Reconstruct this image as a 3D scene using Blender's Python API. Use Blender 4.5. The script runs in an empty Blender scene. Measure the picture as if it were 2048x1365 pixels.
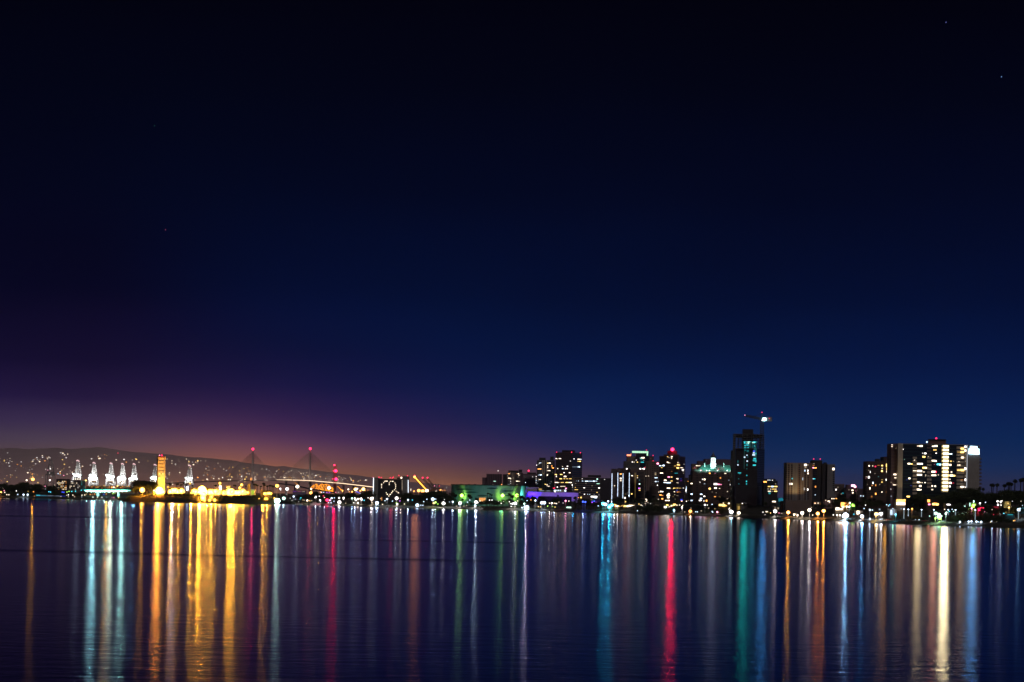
import bpy, math, random
from mathutils import Vector, Matrix, noise
random.seed(11)
R = math.radians
S = bpy.context.scene
COL = S.collection

# ------------------------------------------------------------------ camera
F, HZ, H, ROLL = 4835.0, 989.0, 18.0, R(1.0)        # focal length and horizon row in 2048-px units, eye height (m), camera roll
cd = bpy.data.cameras.new('camera')
cd.sensor_width = 36.0
cd.lens = F / 2048 * 36
cd.shift_y = (HZ - 682.5) / 2048
cd.clip_start = 1.0
cd.clip_end = 120000.0
cam = bpy.data.objects.new('camera', cd)
cam.location = (0, 0, H)
cam.rotation_euler = (R(90), -ROLL, 0)
COL.objects.link(cam)
S.camera = cam
CR, SR = math.cos(ROLL), math.sin(ROLL)

# ------------------------------------------------------------------ render / exposure
S.view_settings.view_transform = 'Standard'
S.view_settings.look = 'None'
S.view_settings.exposure = 0
S.view_settings.gamma = 1
S.view_settings.use_curve_mapping = False
cy = S.cycles
cy.use_denoising = True
cy.max_bounces = 4
cy.diffuse_bounces = 1
cy.glossy_bounces = 2
cy.transmission_bounces = 2
cy.transparent_max_bounces = 4
cy.sample_clamp_indirect = 1.5
cy.sample_clamp_direct = 0
cy.blur_glossy = 0.0
cy.use_light_tree = True
cy.caustics_reflective = False
cy.caustics_refractive = False

# ------------------------------------------------------------------ night sky
W = bpy.data.worlds.new('World')
S.world = W
W.use_nodes = True
N, LK = W.node_tree.nodes, W.node_tree.links
N.clear()
def nd(t, **k):
    n = N.new(t)
    for a, v in k.items(): setattr(n, a, v)
    return n
def mth(op, a, b=None, c=None, clamp=False):
    n = nd('ShaderNodeMath', operation=op, use_clamp=clamp)
    for i, v in enumerate((a, b, c)):
        if v is None: continue
        if isinstance(v, (int, float)): n.inputs[i].default_value = v
        else: LK.new(v, n.inputs[i])
    return n.outputs[0]
def srgb(*c):
    return tuple(((x/255)/12.92 if x/255 <= .04045 else ((x/255+.055)/1.055)**2.4) for x in c)
def ramp(fac, stops, interp='LINEAR'):
    n = nd('ShaderNodeValToRGB')
    n.color_ramp.interpolation = interp
    e = n.color_ramp.elements
    while len(e) < len(stops): e.new(.5)
    for el, (p, c) in zip(e, stops):
        el.position = p
        el.color = (*srgb(*c), 1)
    LK.new(fac, n.inputs[0])
    return n.outputs[0]
tc = nd('ShaderNodeTexCoord')
sep = nd('ShaderNodeSeparateXYZ')
LK.new(tc.outputs['Generated'], sep.inputs[0])
sx, sy, sz = sep.outputs
yy = mth('MAXIMUM', sy, 0.15)
az = mth('DIVIDE', sx, yy)                                   # tangent of the bearing
el = mth('MULTIPLY', mth('MAXIMUM', sz, 0.0), 4.9)          # 0 at the horizon, 1 some twelve degrees up
RIGHT = [(0.0,(50,46,80)),(.03,(38,46,86)),(.07,(16,42,88)),(.12,(4,36,84)),(.18,(4,30,80)),(.27,(2,20,64)),(.40,(1,12,48)),(.60,(1,6,32)),(.8,(1,3,20)),(1.0,(1,1,11))]
LEFT  = [(0.0,(118,88,66)),(.03,(108,82,68)),(.06,(90,70,74)),(.09,(74,60,80)),(.13,(56,42,76)),(.18,(32,20,60)),(.25,(18,10,46)),(.40,(4,4,32)),(.60,(2,4,26)),(.8,(1,2,18)),(1.0,(1,1,11))]
MID   = [(0.0,(150,100,66)),(.03,(128,84,70)),(.06,(94,60,78)),(.10,(62,38,84)),(.15,(40,26,76)),(.21,(20,18,66)),(.30,(7,12,52)),(.42,(2,8,42)),(.60,(1,5,28)),(.8,(1,3,19)),(1.0,(1,1,11))]
cR, cL, cM = ramp(el, RIGHT), ramp(el, LEFT), ramp(el, MID)
def smooth(a, lo, hi):
    n = nd('ShaderNodeMapRange', interpolation_type='SMOOTHSTEP')
    LK.new(a, n.inputs[0]); n.inputs[1].default_value = lo; n.inputs[2].default_value = hi
    return n.outputs[0]
def mix(f, a, b, bt='MIX'):
    n = nd('ShaderNodeMixRGB', blend_type=bt)
    if isinstance(f, (int, float)): n.inputs[0].default_value = f
    else: LK.new(f, n.inputs[0])
    for i, v in ((1, a), (2, b)):
        if isinstance(v, tuple): n.inputs[i].default_value = (*v, 1)
        else: LK.new(v, n.inputs[i])
    return n.outputs[0]
AZ = lambda px: (px-1024)/F
c1 = mix(smooth(az, AZ(150), AZ(560)), cL, cM)
# the purple glow thins out towards the right and leaves the blue
edge = mth('SUBTRACT', az, mth('MULTIPLY', el, -0.30))
c2 = mix(smooth(edge, AZ(760), AZ(1560)), c1, cR)
# orange glow of the port lights, low over the horizon
gx = mth('DIVIDE', mth('SUBTRACT', az, AZ(450)), 215/F)
gy = mth('DIVIDE', el, .042)
gl = mth('EXPONENT', mth('MULTIPLY', mth('ADD', mth('MULTIPLY', gx, gx), gy), -1.0))
c3 = mix(1.0, c2, mix(gl, (0,0,0), srgb(205,118,26)), 'ADD')
gx2 = mth('DIVIDE', mth('SUBTRACT', az, AZ(880)), 130/F)
gl2 = mth('EXPONENT', mth('MULTIPLY', mth('ADD', mth('MULTIPLY', gx2, gx2), mth('DIVIDE', el, .03)), -1.0))
c4 = mix(1.0, c3, mix(gl2, (0,0,0), srgb(100,52,20)), 'ADD')
nz = nd('ShaderNodeTexNoise'); nz.inputs['Scale'].default_value = 7; nz.inputs['Detail'].default_value = 3
mp = nd('ShaderNodeMapping'); mp.inputs['Scale'].default_value = (1, 1, 3.5)
LK.new(tc.outputs['Generated'], mp.inputs[0]); LK.new(mp.outputs[0], nz.inputs['Vector'])
fac = mth('MULTIPLY_ADD', nz.outputs[0], .5, .75)
c5 = mix(1.0, c4, fac, 'MULTIPLY')
bg = nd('ShaderNodeBackground'); wo = nd('ShaderNodeOutputWorld')
LK.new(c5, bg.inputs[0]); bg.inputs[1].default_value = 1.0
LK.new(bg.outputs[0], wo.inputs[0])

# weak fill sun added behind the camera to brighten hills and facades
sd = bpy.data.lights.new('fill_sun', 'SUN')
sd.energy = 0.42; sd.angle = R(8); sd.color = (1.0, .90, .86)
so = bpy.data.objects.new('fill_sun', sd); COL.objects.link(so)
so.rotation_euler = (R(58), 0, R(24))

# ------------------------------------------------------------------ pixel <-> world
def rdir(px, py):
    u, v = (px-1024)/F, (HZ-py)/F
    return u*CR - v*SR, u*SR + v*CR
def at(px, py, D):
    x, z = rdir(px, py)
    return Vector((x*D, D, H + z*D))
def hor(px): return HZ + (px-1024)*math.tan(ROLL)
CROP = {1:(0,880,7.314), 2:(240,880,7.314), 3:(480,880,7.314), 4:(720,880,7.314), 5:(960,880,7.314), 6:(1200,880,7.314), 7:(1440,820,5.934), 8:(1728,860,6.4), 0:(0,0,1)}
def C(k, cx, cy_):
    a, b, s = CROP[k]
    return a + cx/s, b + cy_/s

def interp(tab, x):
    if x <= tab[0][0]: return tab[0][1]
    for (a, va), (b, vb) in zip(tab, tab[1:]):
        if x <= b: return va + (vb-va)*(x-a)/(b-a)
    return tab[-1][1]
SHORE = [(-900,3900),(-400,3600),(0,3480),(130,3440),(250,3440),(400,3420),(560,3300),(600,3080),(700,2960),(760,2850),(900,2780),(1024,2700),(1100,2670),(1240,2540),(1400,2360),(1480,2290),(1600,2130),(1760,1950),(1900,1850),(2048,1770),(2500,1560),(3200,1300)]
def sst(a, b, x):
    t = min(1, max(0, (x-a)/(b-a))); return t*t*(3-2*t)
def ground(x, y):
    px = 1024 + x/y*F
    s = y - interp(SHORE, px)
    if s < 0: return max(-3.0, s*.25)
    w = sst(1040, 1300, px)
    flat = interp([(0,.1),(7,2.2),(40,2.8),(400,3.2),(1e5,3.4)], s)
    blf = interp([(0,.1),(7,1.9),(40,2.6),(110,3.4),(150,9.5),(190,11.0),(1e5,11.6)], s)
    return flat*(1-w) + blf*w
def gpt(px, D, py=985):
    p = at(px, py, D)
    return Vector((p.x, D, ground(p.x, D)))

# ------------------------------------------------------------------ materials
MATS = {}
def mat(name, col, rough=.7, metal=0, ns=None, nv=.25, spec=.3):
    if name in MATS: return MATS[name]
    m = bpy.data.materials.new(name); m.use_nodes = True
    nt = m.node_tree; b = nt.nodes['Principled BSDF']
    b.inputs['Base Color'].default_value = (*col, 1)
    b.inputs['Roughness'].default_value = rough
    b.inputs['Metallic'].default_value = metal
    b.inputs['Specular IOR Level'].default_value = spec
    g = nt.nodes.new('ShaderNodeNewGeometry')
    t = nt.nodes.new('ShaderNodeTexNoise'); t.inputs['Scale'].default_value = ns or .15; t.inputs['Detail'].default_value = 5
    nt.links.new(g.outputs['Position'], t.inputs['Vector'])
    mx = nt.nodes.new('ShaderNodeMixRGB'); mx.inputs[1].default_value = (*[c*(1-nv) for c in col], 1); mx.inputs[2].default_value = (*[min(1, c*(1+nv)) for c in col], 1)
    nt.links.new(t.outputs[0], mx.inputs[0]); nt.links.new(mx.outputs[0], b.inputs['Base Color'])
    MATS[name] = m
    return m
def emi(name, col, L):
    k = f'{name}_{L:g}'
    if k in MATS: return MATS[k]
    m = bpy.data.materials.new(k); m.use_nodes = True
    b = m.node_tree.nodes['Principled BSDF']
    b.inputs['Base Color'].default_value = (.05, .05, .05, 1)
    b.inputs['Emission Color'].default_value = (*col, 1)
    b.inputs['Emission Strength'].default_value = L
    if not (k.startswith(('stair_light','sign_glow','crown','strip','roof_sign'))): m.cycles.emission_sampling = 'NONE'
    MATS[k] = m
    return m
CLR = {'w':(1,.80,.58), 'y':(1,.62,.16), 'b':(.62,.80,1), 'o':(1,.36,.07), 't':(.04,.75,.85), 'r':(1,.02,.09), 'p':(.55,.08,1), 'g':(.45,1,.12), 'c':(.10,.75,1), 'n':(1,.93,.88), 'B':(.05,.10,1), 'k':(1,.25,.45),
       'G':(.55,1,.80)}
NAME = {'w':'warm white','y':'yellow','b':'bluish white','o':'orange','t':'teal','r':'red','p':'purple','g':'green','c':'cyan','n':'white','B':'deep blue','k':'pink','G':'greenish white'}
conc = mat('pale_concrete', (.34,.31,.29)); concd = mat('brown_concrete', (.17,.12,.11)); concg = mat('grey_concrete', (.20,.19,.20))
cream = mat('cream_render', (.50,.43,.34)); dark = mat('dark_cladding', (.035,.03,.035)); brown = mat('dark_brown_brick', (.09,.055,.05), ns=.4)
plum = mat('plum_stone', (.14,.085,.11)); glass = mat('dark_glass', (.02,.025,.03), .12, spec=.5); tealg = mat('teal_glass', (.02,.06,.07), .15, spec=.5)
steel = mat('painted_steel', (.35,.33,.33), .5); darksteel = mat('dark_steel', (.05,.05,.05), .5); white = mat('white_paint', (.75,.74,.72), .4)
roofm = mat('roof_felt', (.05,.05,.05)); coppr = mat('green_copper', (.16,.42,.34), .6); bark = mat('bark', (.07,.05,.04), .9, ns=3)
fol = mat('foliage', (.050,.065,.026), .8, ns=.6, nv=.5); folp = mat('palm_fronds', (.045,.055,.028), .8, ns=.6, nv=.5)
crst = mat('crane_steel', (.45,.40,.40), .5); orst = mat('orange_steel', (.40,.16,.05), .5); rubber = mat('rubber', (.02,.02,.02), .8)

# ------------------------------------------------------------------ mesh helpers
class MB:
    def __init__(s): s.v = []; s.f = []
    def quadbox(s, P):
        n = len(s.v); s.v += [tuple(p) for p in P]
        s.f += [tuple(n+i for i in q) for q in ((0,3,2,1),(4,5,6,7),(0,1,5,4),(1,2,6,5),(2,3,7,6),(3,0,4,7))]
    def box(s, c, d):
        x, y, z = c; a, b, e = d[0]/2, d[1]/2, d[2]/2
        s.quadbox([(x-a,y-b,z-e),(x+a,y-b,z-e),(x+a,y+b,z-e),(x-a,y+b,z-e),(x-a,y-b,z+e),(x+a,y-b,z+e),(x+a,y+b,z+e),(x-a,y+b,z+e)])
    def beam(s, p, q, r, r2=None):
        p, q = Vector(p), Vector(q); d = (q-p)
        if d.length < 1e-6: return
        d.normalize(); r2 = r if r2 is None else r2
        a = d.cross(Vector((0,0,1)) if abs(d.z) < .9 else Vector((1,0,0))).normalized(); b = d.cross(a)
        s.quadbox([p+a*r+b*r, p-a*r+b*r, p-a*r-b*r, p+a*r-b*r, q+a*r2+b*r2, q-a*r2+b*r2, q-a*r2-b*r2, q+a*r2-b*r2])
    def prism(s, pts, z0, z1, shrink=None):
        n = len(s.v); k = len(pts)
        top = pts if shrink is None else shrink
        s.v += [(p[0],p[1],z0) for p in pts] + [(p[0],p[1],z1) for p in top]
        for i in range(k):
            j = (i+1) % k
            s.f.append((n+i, n+j, n+k+j, n+k+i))
        s.f.append(tuple(n+k+i for i in range(k))); s.f.append(tuple(n+i for i in reversed(range(k))))
    def mesh(s, name, m):
        me = bpy.data.meshes.new(name); me.from_pydata(s.v, [], s.f); me.materials.append(m); me.update()
        return me
    def obj(s, name, m, parent=None, origin=None):
        o = bpy.data.objects.new(name, None if not s.v else s.mesh(name, m))
        COL.objects.link(o)
        if parent: o.parent = parent
        return o
def empty(name, loc=(0,0,0)):
    o = bpy.data.objects.new(name, None); COL.objects.link(o); o.location = loc; o.empty_display_size = 1
    return o
def tag(o, label=None, cat=None, group=None, kind=None):
    if label: o['label'] = label
    if cat: o['category'] = cat
    if group: o['group'] = group
    if kind: o['kind'] = kind
    return o
CACHE = {}
def unitbox(m):
    k = ('b', m.name)
    if k not in CACHE:
        b = MB(); b.box((0,0,0), (1,1,1)); CACHE[k] = b.mesh('box_'+m.name, m)
    return CACHE[k]
def put(me, name, parent, loc, scale=(1,1,1), rz=0):
    o = bpy.data.objects.new(name, me); COL.objects.link(o)
    if parent:
        o.parent = parent; o.location = Vector(loc) - parent.location
    else: o.location = loc
    o.scale = scale; o.rotation_euler = (0,0,rz)
    return o
import bmesh
def ball(m, sub=1):
    k = ('s', m.name, sub)
    if k not in CACHE:
        bm = bmesh.new(); bmesh.ops.create_icosphere(bm, subdivisions=sub, radius=1)
        me = bpy.data.meshes.new('lamp_'+m.name); bm.to_mesh(me); bm.free()
        me.materials.append(m); CACHE[k] = me
    return CACHE[k]
def rod(m):
    k = ('r', m.name)
    if k not in CACHE:
        b = MB(); n = 6
        b.prism([(math.cos(i*math.tau/n), math.sin(i*math.tau/n)) for i in range(n)], 0, 1, [(.7*math.cos(i*math.tau/n), .7*math.sin(i*math.tau/n)) for i in range(n)])
        CACHE[k] = b.mesh('rod_'+m.name, m)
    return CACHE[k]

# ------------------------------------------------------------------ labels that single out: look + zone + place in the row
ZONES = [(72,'by the dark trees at the port end'),(178,'near the low hotel blocks by the cranes'),(251,'under the teal lit road bridge'),
 (345,'around the orange island tower'),(450,'mid orange lit island'),(556,'at the right end of the orange island'),(640,'under the cable bridge pylon'),(742,'right of the cable bridge pylon'),(830,'below the hotel with heart windows'),
 (900,'between heart hotel and green arena'),(1055,'in front of the green lit arena'),(1150,'before the violet lit hall'),(1222,'before the banded office block'),
 (1318,'below the towers with dotted lights'),(1375,'below the tower with red beacon'),(1470,'below the green roofed tower'),(1565,'below the unfinished crane tower'),
 (1680,'below the pale slab tower'),(1735,'between pale slab and speckled tower'),(1800,'below the speckled dark tower'),(1945,'below the tower with lit stair'),(9999,'on the dark bluff at far right')]
ORD = ['leftmost','second from left','third from left','fourth from left','fifth from left','sixth from left','seventh from left','eighth from left','ninth from left','tenth from left','eleventh from left','twelfth from left',
 'thirteenth from left','fourteenth from left','fifteenth from left','sixteenth from left','seventeenth from left','eighteenth from left','nineteenth from left','twentieth from left']
REG = []
def reg(o, look, cat, px, group):
    o['category'] = cat; o['group'] = group
    z = next(t for lim, t in ZONES if px < lim)
    REG.append((look, z, px, o)); return o
def finish_labels():
    d = {}
    for look, z, px, o in REG: d.setdefault((look, z), []).append((px, o.name, o))
    for (look, z), L in d.items():
        L.sort(key=lambda t: t[:2])
        for i, (_, _, o) in enumerate(L):
            if len(L) == 1: o['label'] = f'{look} {z}'
            else: o['label'] = f'{look} {z}, ' + ('rightmost' if i == len(L)-1 else ORD[i] if i < len(ORD) else f'{i+1}th from left')

# ------------------------------------------------------------------ water
wm = bpy.data.materials.new('bay_water'); wm.use_nodes = True
nt = wm.node_tree; n_ = nt.nodes; l_ = nt.links
n_.remove(n_['Principled BSDF'])
g = n_.new('ShaderNodeNewGeometry')
def wn(scale, sc, detail=4, rough=.5):
    m_ = n_.new('ShaderNodeMapping'); m_.inputs['Scale'].default_value = sc
    t = n_.new('ShaderNodeTexNoise'); t.inputs['Scale'].default_value = scale; t.inputs['Detail'].default_value = detail; t.inputs['Roughness'].default_value = rough
    l_.new(g.outputs['Position'], m_.inputs[0]); l_.new(m_.outputs[0], t.inputs['Vector'])
    return t.outputs[0]
def wmath(op, a, b_, c_=None, clamp=False):
    m_ = n_.new('ShaderNodeMath'); m_.operation = op; m_.use_clamp = clamp
    for i, v in enumerate((a, b_, c_)):
        if v is None: continue
        if isinstance(v, (int, float)): m_.inputs[i].default_value = v
        else: l_.new(v, m_.inputs[i])
    return m_.outputs[0]
big = wn(.004, (.35,1,1), 3)                 # wind patches, long across the view
r0 = wmath('MULTIPLY_ADD', big, .035, .106)
sp_ = n_.new('ShaderNodeSeparateXYZ'); l_.new(g.outputs['Position'], sp_.inputs[0])
warp = wn(.010, (1,1,1), 4)                  # ragged edge of the slicks
def slick(y0, w_, x0, x1, depth):            # smooth lanes of calmer water
    yv = wmath('ADD', sp_.outputs[1], wmath('MULTIPLY_ADD', warp, 60, -30)); yv = wmath('ADD', yv, wmath('MULTIPLY', sp_.outputs[0], .10))
    d_ = wmath('DIVIDE', wmath('SUBTRACT', yv, y0), w_); f_ = wmath('EXPONENT', wmath('MULTIPLY', wmath('MULTIPLY', d_, d_), -1.0), 0)
    m1 = n_.new('ShaderNodeMapRange'); m1.interpolation_type = 'SMOOTHSTEP'; l_.new(sp_.outputs[0], m1.inputs[0]); m1.inputs[1].default_value = x0; m1.inputs[2].default_value = x0+40
    m2 = n_.new('ShaderNodeMapRange'); m2.interpolation_type = 'SMOOTHSTEP'; l_.new(sp_.outputs[0], m2.inputs[0]); m2.inputs[1].default_value = x1+40; m2.inputs[2].default_value = x1
    return wmath('MULTIPLY', wmath('MULTIPLY', f_, m1.outputs[0]), wmath('MULTIPLY', m2.outputs[0], depth))
r0 = wmath('MULTIPLY', r0, wmath('SUBTRACT', 1.0, wmath('ADD', slick(650, 11, -400, -25, -.6), wmath('ADD', slick(890, 13, -80, -14, -.6), slick(1400, 30, -500, -240, -.6)))))
rip = wn(1.0, (.85,.36,1), 3, .6)            # small ripples
swl = wn(1.0, (.10,.24,1), 3, .55)           # longer crested swell
rip = wmath('ADD', wmath('MULTIPLY', rip, .035), wmath('MULTIPLY', swl, .065))
bp = n_.new('ShaderNodeBump'); bp.inputs['Strength'].default_value = 1.0; bp.inputs['Distance'].default_value = 1.0
l_.new(rip, bp.inputs['Height'])
gs = n_.new('ShaderNodeBsdfAnisotropic'); gs.distribution = 'BECKMANN'
gs.inputs['Color'].default_value = (.84,.85,.98,1); gs.inputs['Anisotropy'].default_value = .30
tg = n_.new('ShaderNodeCombineXYZ'); tg.inputs[0].default_value = 1
l_.new(tg.outputs[0], gs.inputs['Tangent']); l_.new(r0, gs.inputs['Roughness']); l_.new(bp.outputs[0], gs.inputs['Normal'])
df = n_.new('ShaderNodeBsdfDiffuse'); df.inputs['Color'].default_value = (.001,.002,.006,1)
fr = n_.new('ShaderNodeFresnel'); fr.inputs['IOR'].default_value = 1.333
mxs = n_.new('ShaderNodeMixShader'); l_.new(fr.outputs[0], mxs.inputs[0]); l_.new(df.outputs[0], mxs.inputs[1]); l_.new(gs.outputs[0], mxs.inputs[2])
l_.new(mxs.outputs[0], n_['Material Output'].inputs['Surface'])
mb = MB()
mb.v = [(-60000,-500,0),(60000,-500,0),(60000,70000,0),(-60000,70000,0)]; mb.f = [(0,1,2,3)]
tag(mb.obj('water', wm), 'calm dark bay water with long coloured light reflections', None, None, 'structure')

# ------------------------------------------------------------------ land
gm = mat('night_ground', (.06,.055,.045), .9, ns=.05, nv=.5)
cols = list(range(-1100, 3100, 20)); offs = [-14,-4,0,3,7,20,40,80,110,120,130,140,150,165,190,260,400,700,1200,2500,6000,14000,32000]
mb = MB()
for px in cols:
    for s in offs:
        D = interp(SHORE, px) + s
        x = (px-1024)/F*D
        z = ground(x, D) if s > -1 else s*.25
        z += .35*noise.noise(Vector((x*.05, D*.05, 0))) if 0 < s < 2000 else 0
        mb.v.append((x, D, z))
k = len(offs)
for i in range(len(cols)-1):
    for j in range(k-1):
        a = i*k+j; mb.f.append((a, a+k, a+k+1, a+1))
tag(mb.obj('ground', gm), 'dark shore and city ground beyond the bay', None, None, 'structure')
# far hills
HILL = [(-1100,930),(-500,905),(-100,899),(60,897),(200,899),(300,906),(400,915),(500,927),(600,938),(700,950),(800,962),(900,972),(1000,981),(1100,990)]
hm = mat('hill_haze_tint', (.74,.53,.60), .95, ns=.002, nv=.2)  # pale mauve puts the glow of the haze into the hill colour
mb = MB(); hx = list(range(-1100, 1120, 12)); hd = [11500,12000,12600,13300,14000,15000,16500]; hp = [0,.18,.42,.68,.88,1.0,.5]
def hill_z(px, t):
    top = at(px, interp(HILL, px), 15000).z
    z = max(2, (top-3)*t + 3)
    return z
for px in hx:
    for D, t in zip(hd, hp):
        x = (px-1024)/F*D
        nz_ = noise.fractal(Vector((px*.012, D*.0006, 0)), 1.0, 2.0, 4)
        z = hill_z(px, t)
        mb.v.append((x, D, z*(1+.16*nz_*(1 if t < 1 else .3))))
k = len(hd)
for i in range(len(hx)-1):
    for j in range(k-1):
        a = i*k+j; mb.f.append((a, a+k, a+k+1, a+1))
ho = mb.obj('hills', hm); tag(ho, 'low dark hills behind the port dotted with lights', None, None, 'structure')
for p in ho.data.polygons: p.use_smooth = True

# ------------------------------------------------------------------ lamps
KS = {'s':1.7e-4,'m':2.3e-4,'l':3.8e-4,'x':7.0e-4,'X':1.15e-3}
LS = {'s':1.6,'m':2.6,'l':4.5,'x':8,'X':14}
PS = {'l':2600,'x':13000,'X':30000}
def glow(root, p, c, watts, name='lamp_light', rad=.4, aim=(0,.5,-1), ang=165):
    ld = bpy.data.lights.new(name, 'SPOT'); ld.energy = watts; ld.spot_size = R(ang); ld.spot_blend = .6; ld.color = CLR[c] if isinstance(c, str) else c; ld.shadow_soft_size = rad
    o = bpy.data.objects.new(name, ld); COL.objects.link(o); o.parent = root; o.location = Vector(p)-root.location; o.rotation_euler = Vector(aim).to_track_quat('-Z', 'Y').to_euler()
    return o
def lamp(px, py, c='n', size='m', D=None, kind='street lamp', mul=1.0, pole=True):
    if D is None:
        sh = interp(SHORE, px); best = None
        for s in [10,14,20,28,38,50,70,90,120,150,170,200,240,300,380,480,600,760,950,1200,1600,2100,2800]:
            p = at(px, py, sh+s); h = p.z - ground(p.x, p.y)
            if 2.2 <= h <= 9.5: D = sh+s; break
            if h > 2 and (best is None or h < best[0]): best = (h, sh+s)
        if D is None:
            if best is None: D = sh+8
            else: D = best[1] if best[0] < 20 else sh+60
    p = at(px, py, D); gz = ground(p.x, p.y) if D < 20000 else p.z-5
    if p.z < gz+1.0: p.z = gz+1.2
    rad = KS[size]*D
    root = empty('street_lamp' if kind == 'street lamp' else kind.replace(' ', '_'), (p.x, p.y, gz))
    big_ = {'s':'small','m':'round','l':'bright','x':'glaring','X':'very large glaring'}[size]
    reg(root, f'{big_} {NAME[c]} {kind}', kind, px, {'s':'small lamps along the waterfront','m':'lamps along the waterfront'}.get(size, 'bright lamps along the waterfront'))
    put(ball(emi('glow_'+c, CLR[c], round(LS[size]*mul, 1)), 2 if size in 'xX' else 1), 'lamp_head', root, p, (rad, rad, rad*.9))
    if size in 'lxX': glow(root, p+Vector((0,-rad*1.4,0)), c, PS[size]*min(mul,2)*(D/2500))
    if pole:
        hgt = p.z - gz - rad*.7
        if hgt > .3: put(rod(darksteel if size in 'sm' else steel), 'pole', root, (p.x, p.y+rad*.2, gz), (.14, .14, hgt))
    return root

def spot(px, py, D, target, c, watts, ang=60, root=None, blend=.6, rad=.3):
    ld = bpy.data.lights.new('floodlight', 'SPOT'); ld.energy = watts; ld.color = CLR[c] if isinstance(c, str) else c
    ld.spot_size = R(ang); ld.spot_blend = blend; ld.shadow_soft_size = rad
    o = bpy.data.objects.new('flood_beam', ld); COL.objects.link(o)
    p = at(px, py, D) if not isinstance(px, Vector) else px
    o.rotation_euler = (Vector(target)-p).to_track_quat('-Z', 'Y').to_euler()
    if root: o.parent = root; o.location = p - root.location
    else: o.location = p
    return o

# ------------------------------------------------------------------ buildings
class Face:
    def __init__(s, b, p, q, obj=None):
        s.b = b; s.obj = obj; s.p = Vector(p[:2]); s.q = Vector(q[:2])
        d = (s.q-s.p).normalized(); s.d = d; s.n = Vector((d.y, -d.x)); s.rz = math.atan2(d.y, d.x)
    def pt(s, cx, cy_):
        px, py = C(s.b.crop, cx, cy_); rx, rz = rdir(px, py)
        # camera at the origin in plan: (rx, 1)*t on the line p + d*k
        den = s.n.x*rx + s.n.y
        t = (s.n.x*s.p.x + s.n.y*s.p.y)/den
        return Vector((rx*t, t, H + rz*t))
    def rect(s, name, x0, y0, x1, y1, m, out=.12, th=.4, kind=None):
        a, b_ = s.pt(x0, (y0+y1)/2), s.pt(x1, (y0+y1)/2); u, v = s.pt((x0+x1)/2, y0), s.pt((x0+x1)/2, y1)
        c = (a+b_)/2; c.z = (u.z+v.z)/2
        w = (b_-a).length; h = abs(u.z-v.z)
        c.x += s.n.x*(out-th/2); c.y += s.n.y*(out-th/2)
        r_ = put(unitbox(m), name, s.b.root, c, (w, th, h), s.rz)
        if s.obj and not s.obj.name.startswith('walls'): r_.parent = s.obj
        return r_
    def bands(s, name, x0, y0, x1, y1, n, frac, m, out=.12, th=.4):
        st = (y1-y0)/n
        for i in range(n): s.rect(name, x0, y0+i*st, x1, y0+(i+frac)*st, m, out, th)
    def piers(s, name, x0, y0, x1, y1, n, w, m, out=.3, th=.6):
        for i in range(n+1):
            x = x0+(x1-x0)*i/n; s.rect(name, x-w/2, y0, x+w/2, y1, m, out, th)
    def lit(s, txt, w=10, h=9, name='window', out=.16, mul=1.0):
        for t in txt.split():
            f = t.split(','); c = f[2]; L = 1.6
            if c.endswith('+'): L = 3.6; c = c[0]
            elif c.endswith('-'): L = .45; c = c[0]
            ww, hh = (float(f[3]) if len(f) > 3 else w), (float(f[4]) if len(f) > 4 else h)
            x, y = float(f[0]), float(f[1])
            s.rect(name, x-ww/2, y-hh/2, x+ww/2, y+hh/2, emi('lit_'+c, CLR[c], round(L*mul, 2)), out, .3)
    def rnd(s, x0, y0, x1, y1, nx, ny, p, cols='wwwybno', w=None, h=None, seed=0, L=(.3, .8, 1.6)):
        r = random.Random(seed+int(x0)+nx*7)
        for j in range(ny):
            for i in range(nx):
                if r.random() > p: continue
                cx, cy_ = x0+(i+.5)*(x1-x0)/nx, y0+(j+.5)*(y1-y0)/ny
                ww = w or (x1-x0)/nx*.6; hh = h or (y1-y0)/ny*.5; c = r.choice(cols)
                s.rect('window', cx-ww/2, cy_-hh/2, cx+ww/2, cy_+hh/2, emi('lit_'+c, CLR[c], r.choice(L)), .15, .3)
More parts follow.
